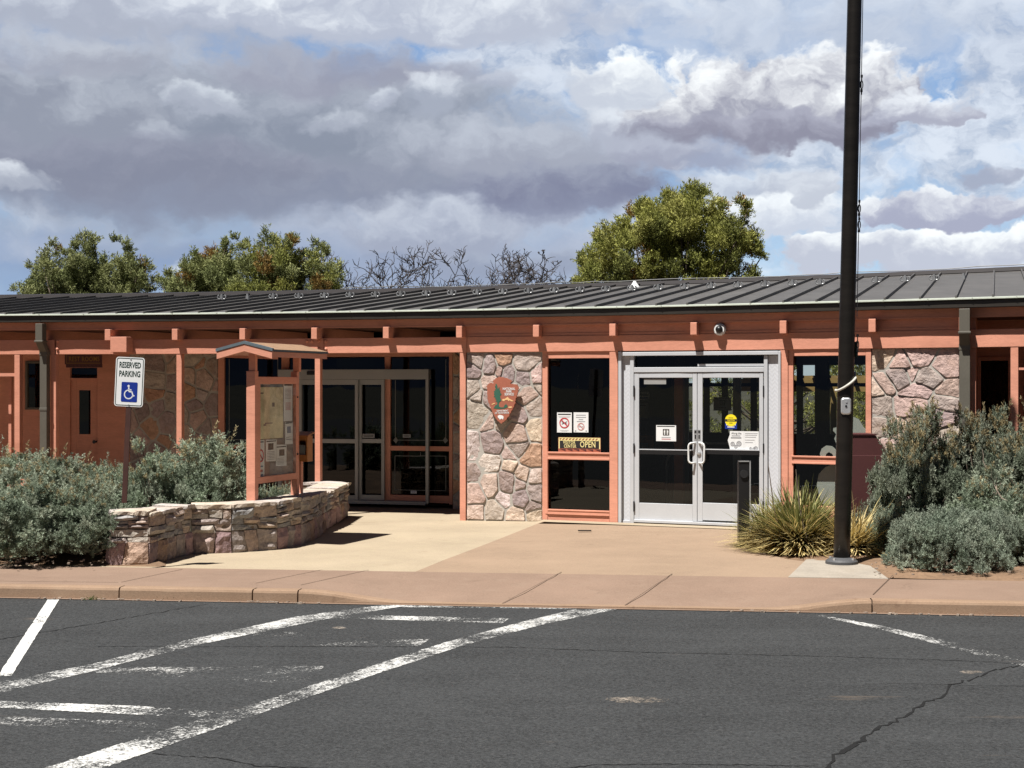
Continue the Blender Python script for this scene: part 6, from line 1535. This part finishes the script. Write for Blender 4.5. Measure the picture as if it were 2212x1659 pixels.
# weeds in the kerb line
wv = []
r = np.random.default_rng(5); cs = []; 
for px, n_, sp_ in ((372, 160, .07), (200, 40, .05), (640, 40, .06), (548, 40, .04)):
    q = G(px, 1296, ZA); b = np.array(q)[None] + np.c_[r.normal(size=n_) * sp_, r.normal(size=n_) * .012, np.zeros(n_)]; cs.append(b)
cs = np.concatenate(cs); ax = unit(r.normal(size=cs.shape) * .6 + np.array([0, -.2, 1])) * r.uniform(.02, .06, (len(cs), 1)); sdv = unit(np.cross(ax, r.normal(size=cs.shape))) * .004
o = link('weeds', leaf_mesh('weeds', cs, ax, sdv, np.array([.10, .14, .04]) * r.uniform(.6, 1.3, (len(cs), 1)), M['sage'])); tag(o, 'sparse green weeds growing in the kerb joint', 'weeds', kind='stuff')

# ------------------------------------------------------------------ junipers beyond the roof
def tufts(r, centers, radii, cols, per, size):
    cs = []; axs = []; cl = []
    for c, rad, col in zip(centers, radii, cols):
        n = max(14, int(per * 2.4 * (rad / .4) ** 2)); d = unit(r.normal(size=(n, 3))); rr = rad * r.uniform(.25, 1.0, n) ** .6
        cs.append(c + d * rr[:, None] * np.array([1, 1, 1.1])); axs.append(unit(d * .45 + np.array([0, 0, .9]) + r.normal(size=(n, 3)) * .30))
        cl.append(np.array(col)[None] * r.uniform(.88, 1.12, (n, 1)))
    c = np.concatenate(cs); ax = np.concatenate(axs); cl = np.concatenate(cl); k = 16; n = len(c)
    a, b = basis(ax); ang = r.uniform(0, 2 * np.pi, (n, k)); u = r.random((n, k)); L = size * 1.0 * r.uniform(.5, 1.5, (n, 1))
    out = a[:, None] * np.cos(ang)[..., None] + b[:, None] * np.sin(ang)[..., None]
    pos = c[:, None] + ax[:, None] * (u * L)[..., None] + out * (.040 * (1.15 - u))[..., None] * size / .16
    lax = unit(ax[:, None] + out * .7 + r.normal(size=(n, k, 3)) * .3); ll = r.uniform(.035, .075, (n, k)) * size / .16
    sdv = unit(np.cross(lax.reshape(-1, 3), r.normal(size=(n * k, 3)))) * (r.uniform(.0065, .012, (n * k, 1)) * size / .16)
    cc = np.repeat(cl[:, None], k, 1) * r.uniform(.62, 1.38, (n, k, 1)) * (.85 + .35 * u[..., None])
    return pos.reshape(-1, 3), (lax * ll[..., None]).reshape(-1, 3), sdv, cc.reshape(-1, 3)
def juniper(Y, blobs, seed, label, group, base_px, pal, per=70, size=.16, rustp=.05, depth=1.0, extra=5.5, name='juniper_tree'):
    r = np.random.default_rng(seed); rnd = random.Random(seed)
    cen = []; rad = []; cols = []
    for (x, y, rp) in blobs:
        R0 = rp * .8 / F * Y; y = y + 13 if y < 640 else y; x = base_px + (x - base_px) * .97
        n = max(2, int(extra * 2.0 * (R0 / .35) ** 1.5))
        for _ in range(n):
            d = r.normal(size=3); d /= np.linalg.norm(d); f = r.uniform(.3, 1.0) ** .5
            q = P(x, y, Y); c = np.array([q.x, q.y, q.z]) + d * np.array([R0 * f, R0 * f * 1.3 * depth, R0 * f]) + np.array([0, r.normal() * .5 * depth, 0])
            rr_ = min(R0 * .7, r.uniform(.12, .25)); cen.append(c); rad.append(rr_)
            cols.append((.26, .165, .05) if r.random() < rustp else pal[r.integers(len(pal))])
    c, ax, sd_, cc = tufts(r, cen, rad, cols, per, size)
    b = P(base_px, 0, Y); root = thing(name, (b.x, b.y, -.1), label, 'tree', group)
    o = link('crown', leaf_mesh('crown', c, ax, sd_, cc, M['juniper'], .5), root)
    m = MB(); base = Vector((b.x, b.y, -.1)); cm = np.mean(np.array(cen), 0); top = Vector((b.x * .5 + cm[0] * .5, cm[1], cm[2]))
    m.tube([base, base.lerp(top, .35) + Vector((.1, 0, 0)), base.lerp(top, .7), top], [.24, .19, .12, .05], 9)
    for k in range(30):
        tip = Vector(cen[rnd.randrange(len(cen))]); st = base.lerp(top, rnd.uniform(.15, .8)); mid = st.lerp(tip, .5) + Vector((rnd.uniform(-.2, .2), rnd.uniform(-.2, .2), -.12))
        m.tube([st, st.lerp(mid, .6), mid.lerp(tip, .3), tip], [.055, .04, .028, .012], 6)
    m.build('trunk', M['bark'], root, smooth=True)
    return root
PG = [(0.260, 0.268, 0.067), (0.302, 0.304, 0.080), (0.214, 0.229, 0.059), (0.344, 0.339, 0.101), (0.185, 0.198, 0.055)]
PB = [(0.227, 0.251, 0.101), (0.269, 0.290, 0.118), (0.189, 0.216, 0.084), (0.307, 0.326, 0.143)]
JG = 'junipers showing above the roof'
big = [(1440, 475, 40), (1430, 525, 46), (1475, 455, 38), (1460, 510, 44), (1420, 490, 36), (1540, 520, 44), (1268, 560, 26), (1255, 545, 10), (1246, 552, 9), (1300, 525, 30), (1288, 500, 9), (1337, 500, 30), (1345, 480, 8), (1330, 545, 40), (1380, 470, 34), (1376, 440, 10), (1388, 432, 7), (1400, 440, 18), (1385, 520, 44), (1440, 425, 22), (1438, 410, 10), (1460, 455, 40), (1500, 425, 30), (1495, 408, 12), (1520, 412, 12), (1530, 450, 34), (1556, 440, 14), (1480, 500, 40), (1560, 490, 36), (1596, 470, 20), (1594, 435, 9), (1612, 455, 8), (1614, 445, 6), (1605, 510, 34), (1630, 535, 26), (1652, 545, 8), (1640, 580, 22), (1575, 560, 40), (1500, 570, 46), (1420, 575, 44), (1350, 585, 40), (1285, 590, 34), (1260, 610, 30), (1400, 640, 60), (1520, 640, 60), (1620, 620, 36), (1310, 650, 40), (1460, 700, 60), (1580, 700, 50), (1360, 710, 50)]
juniper(36, big, 3, 'big rounded olive green juniper standing behind the middle of the roof', JG, 1455, PG, per=80, rustp=.055)
ja = [(75, 620, 16), (82, 595, 9), (80, 570, 5), (100, 585, 16), (105, 560, 8), (118, 560, 18), (118, 535, 9), (116, 522, 5), (130, 590, 24), (150, 600, 26), (165, 560, 20), (152, 545, 9), (172, 530, 8), (172, 517, 5), (198, 560, 24), (196, 530, 14), (200, 512, 9), (198, 503, 5), (200, 590, 30), (225, 570, 14), (232, 555, 10), (245, 560, 9), (270, 560, 20), (278, 535, 10), (280, 520, 6), (275, 590, 26), (305, 570, 14), (310, 560, 6), (312, 595, 14), (322, 615, 9), (240, 610, 28), (90, 625, 30), (170, 640, 40), (280, 630, 34), (200, 690, 50), (120, 680, 40), (270, 690, 40)]
juniper(38, ja, 7, 'spiky grey-green juniper behind the far left of the roof', JG, 195, PB, per=85, rustp=.04, extra=9.5)
jb_ = [(365, 605, 16), (352, 610, 8), (350, 600, 5), (360, 585, 5), (385, 600, 12), (420, 590, 26), (415, 565, 16), (440, 575, 24), (432, 548, 8), (455, 550, 18), (478, 545, 16), (488, 527, 9), (490, 518, 5), (485, 575, 26), (508, 560, 10), (470, 610, 36), (410, 620, 30), (430, 660, 50), (500, 620, 30)]
juniper(37, jb_, 11, 'grey-green juniper with a rusty tip, second from the left behind the roof', JG, 440, PB, per=85, rustp=.04, extra=9.5)
jc = [(528, 555, 16), (525, 525, 10), (524, 515, 5), (545, 575, 26), (560, 545, 16), (575, 530, 12), (590, 520, 16), (588, 508, 7), (610, 535, 18), (625, 525, 12), (632, 510, 8), (640, 515, 6), (600, 570, 34), (645, 560, 24), (655, 540, 10), (680, 540, 14), (700, 535, 12), (690, 520, 6), (680, 575, 24), (715, 565, 16), (720, 590, 18), (640, 600, 30), (570, 610, 34), (700, 605, 24), (620, 650, 50), (540, 650, 40), (700, 650, 40)]
juniper(36.5, jc, 13, 'dense olive juniper with rust-brown patches left of the bare trees', JG, 600, PG[:3] + PB, per=85, rustp=.06, extra=8.5)
# bare trees
def bare(Y, px, tops, seed, label, spread, r0=.09, name='bare_tree'):
    rnd = random.Random(seed); b = P(px, 0, Y); m = MB(); root = thing(name, (b.x, b.y, -.1), label, 'tree', 'bare trees behind the roof')
    base = Vector((b.x, b.y, -.1)); ztop = 2 + (829.5 - tops) / F * Y
    def br(p, d, l, r, dep):
        pts = [p]; rs = [r]; n = 6
        for k in range(n):
            d = (d + Vector((rnd.uniform(-.55, .55), rnd.uniform(-.45, .45), rnd.uniform(-.30, .36)))).normalized(); p = p + d * l / n; pts.append(p); rs.append(r * (1 - .10 * (k + 1)))
            if p.z > ztop + .1: break
        m.tube(pts, rs, 5 if dep > 1 else 4, caps=False)
        if dep > 0:
            for k in range(rnd.choice((2, 3, 3)) + (1 if dep < 3 else 0)):
                i = rnd.randrange(2, len(pts)) if len(pts) > 2 else len(pts) - 1; dd = (d * .6 + Vector((rnd.uniform(-1, 1), rnd.uniform(-1, 1), rnd.uniform(-.15, .85)))).normalized()
                br(pts[i], dd, l * rnd.uniform(.45, .70), max(.011, rs[i] * .64), dep - 1)
    for k in range(spread):
        br(base + Vector((rnd.uniform(-.2, .2), rnd.uniform(-.2, .2), 0)), Vector((rnd.uniform(-.35, .35), rnd.uniform(-.3, .3), 1.3)).normalized(), (ztop + .1) * .66, r0 * rnd.uniform(.7, 1), 5)
    me = m.mesh('branches', M['bark_dark']); o = link('branches', me, root); return root
bare(38, 752, 528, 2, 'bare twiggy tree right against the dense olive juniper', 3)
bare(37, 868, 552, 5, 'wide bare tree behind the roof with a fan of dark twigs', 3, .085)
bare(39, 822, 548, 8, 'thin bare tree between the two wider bare trees', 2, .05)
bare(38, 1008, 570, 21, 'small bare tree left of the last one behind the roof ridge', 2, .06)
bare(38, 1088, 552, 31, 'bare crooked tree, rightmost of the bare trees behind the roof', 2, .08)
bare(38.5, 1050, 585, 33, 'low bare bush between the two right-hand bare trees', 3, .04, name='bare_bush')
# trees further off that show through the rear windows, and a tan picnic shelter
far = [(1490, 815, 40), (1560, 810, 40), (1640, 810, 40), (1720, 810, 40), (1800, 810, 40), (1880, 810, 40), (1500, 880, 40), (1560, 860, 44), (1620, 880, 40), (1680, 860, 44), (1740, 880, 44), (1800, 860, 44), (1860, 880, 44), (1900, 860, 40), (1530, 930, 44), (1650, 930, 50), (1780, 930, 50), (1880, 930, 44)]
juniper(40, far, 17, 'sunlit olive juniper seen through the rear windows of the lobby', 'junipers beyond the rear windows', 1680, PG, per=40, rustp=0, extra=1.6, size=.2)
RA = thing('picnic_shelter', P(1800, 0, 34.5)[:2] + (-.1,), 'tan timber picnic shelter seen through the right-hand window', 'shelter')
M['tan_timber'] = surf('tan_timber', lin3(.50, .33, .12), .7, .12, 3, .05, 30, .1, 60)
m = MB(); q = P(1800, 0, 34.5); m.box((q.x, 34.5, 1.98), (3.6, .12, .30)); m.box((q.x, 36.5, 1.98), (3.6, .12, .30))
for k in range(12): m.box((q.x - 1.65 + k * .3, 35.5, 2.16), (.08, 2.6, .06))
m.build('roof', M['tan_timber'], RA)
for x in (-1.6, .0, 1.6):
    m = MB(); m.box((q.x + x, 34.5, .86), (.12, .119, 1.94)); m.build('post', M['tan_timber'], RA)
# added junipers, unseen behind the viewer, to darken what the panes reflect
src = [o for o in COL.objects if o.parent is None and o.name.startswith('juniper_tree')]
random.seed(6)
M_ = []
for i in range(20):
    s0 = src[i % 4]; c = copy_tree(s0); x = -38 + i * 4.0 + random.uniform(-1.2, 1.2); y = -24 + random.uniform(-6, 3)
    c.location = (x, y, -.2); c.rotation_euler = (0, 0, random.uniform(0, 6.28)); k = random.uniform(.75, 1.15); c.scale = (k, k, k)
    c['label'] = 'added juniper, unseen behind the viewer, to darken the pane reflections'; c['group'] = 'added junipers across the parking lot'
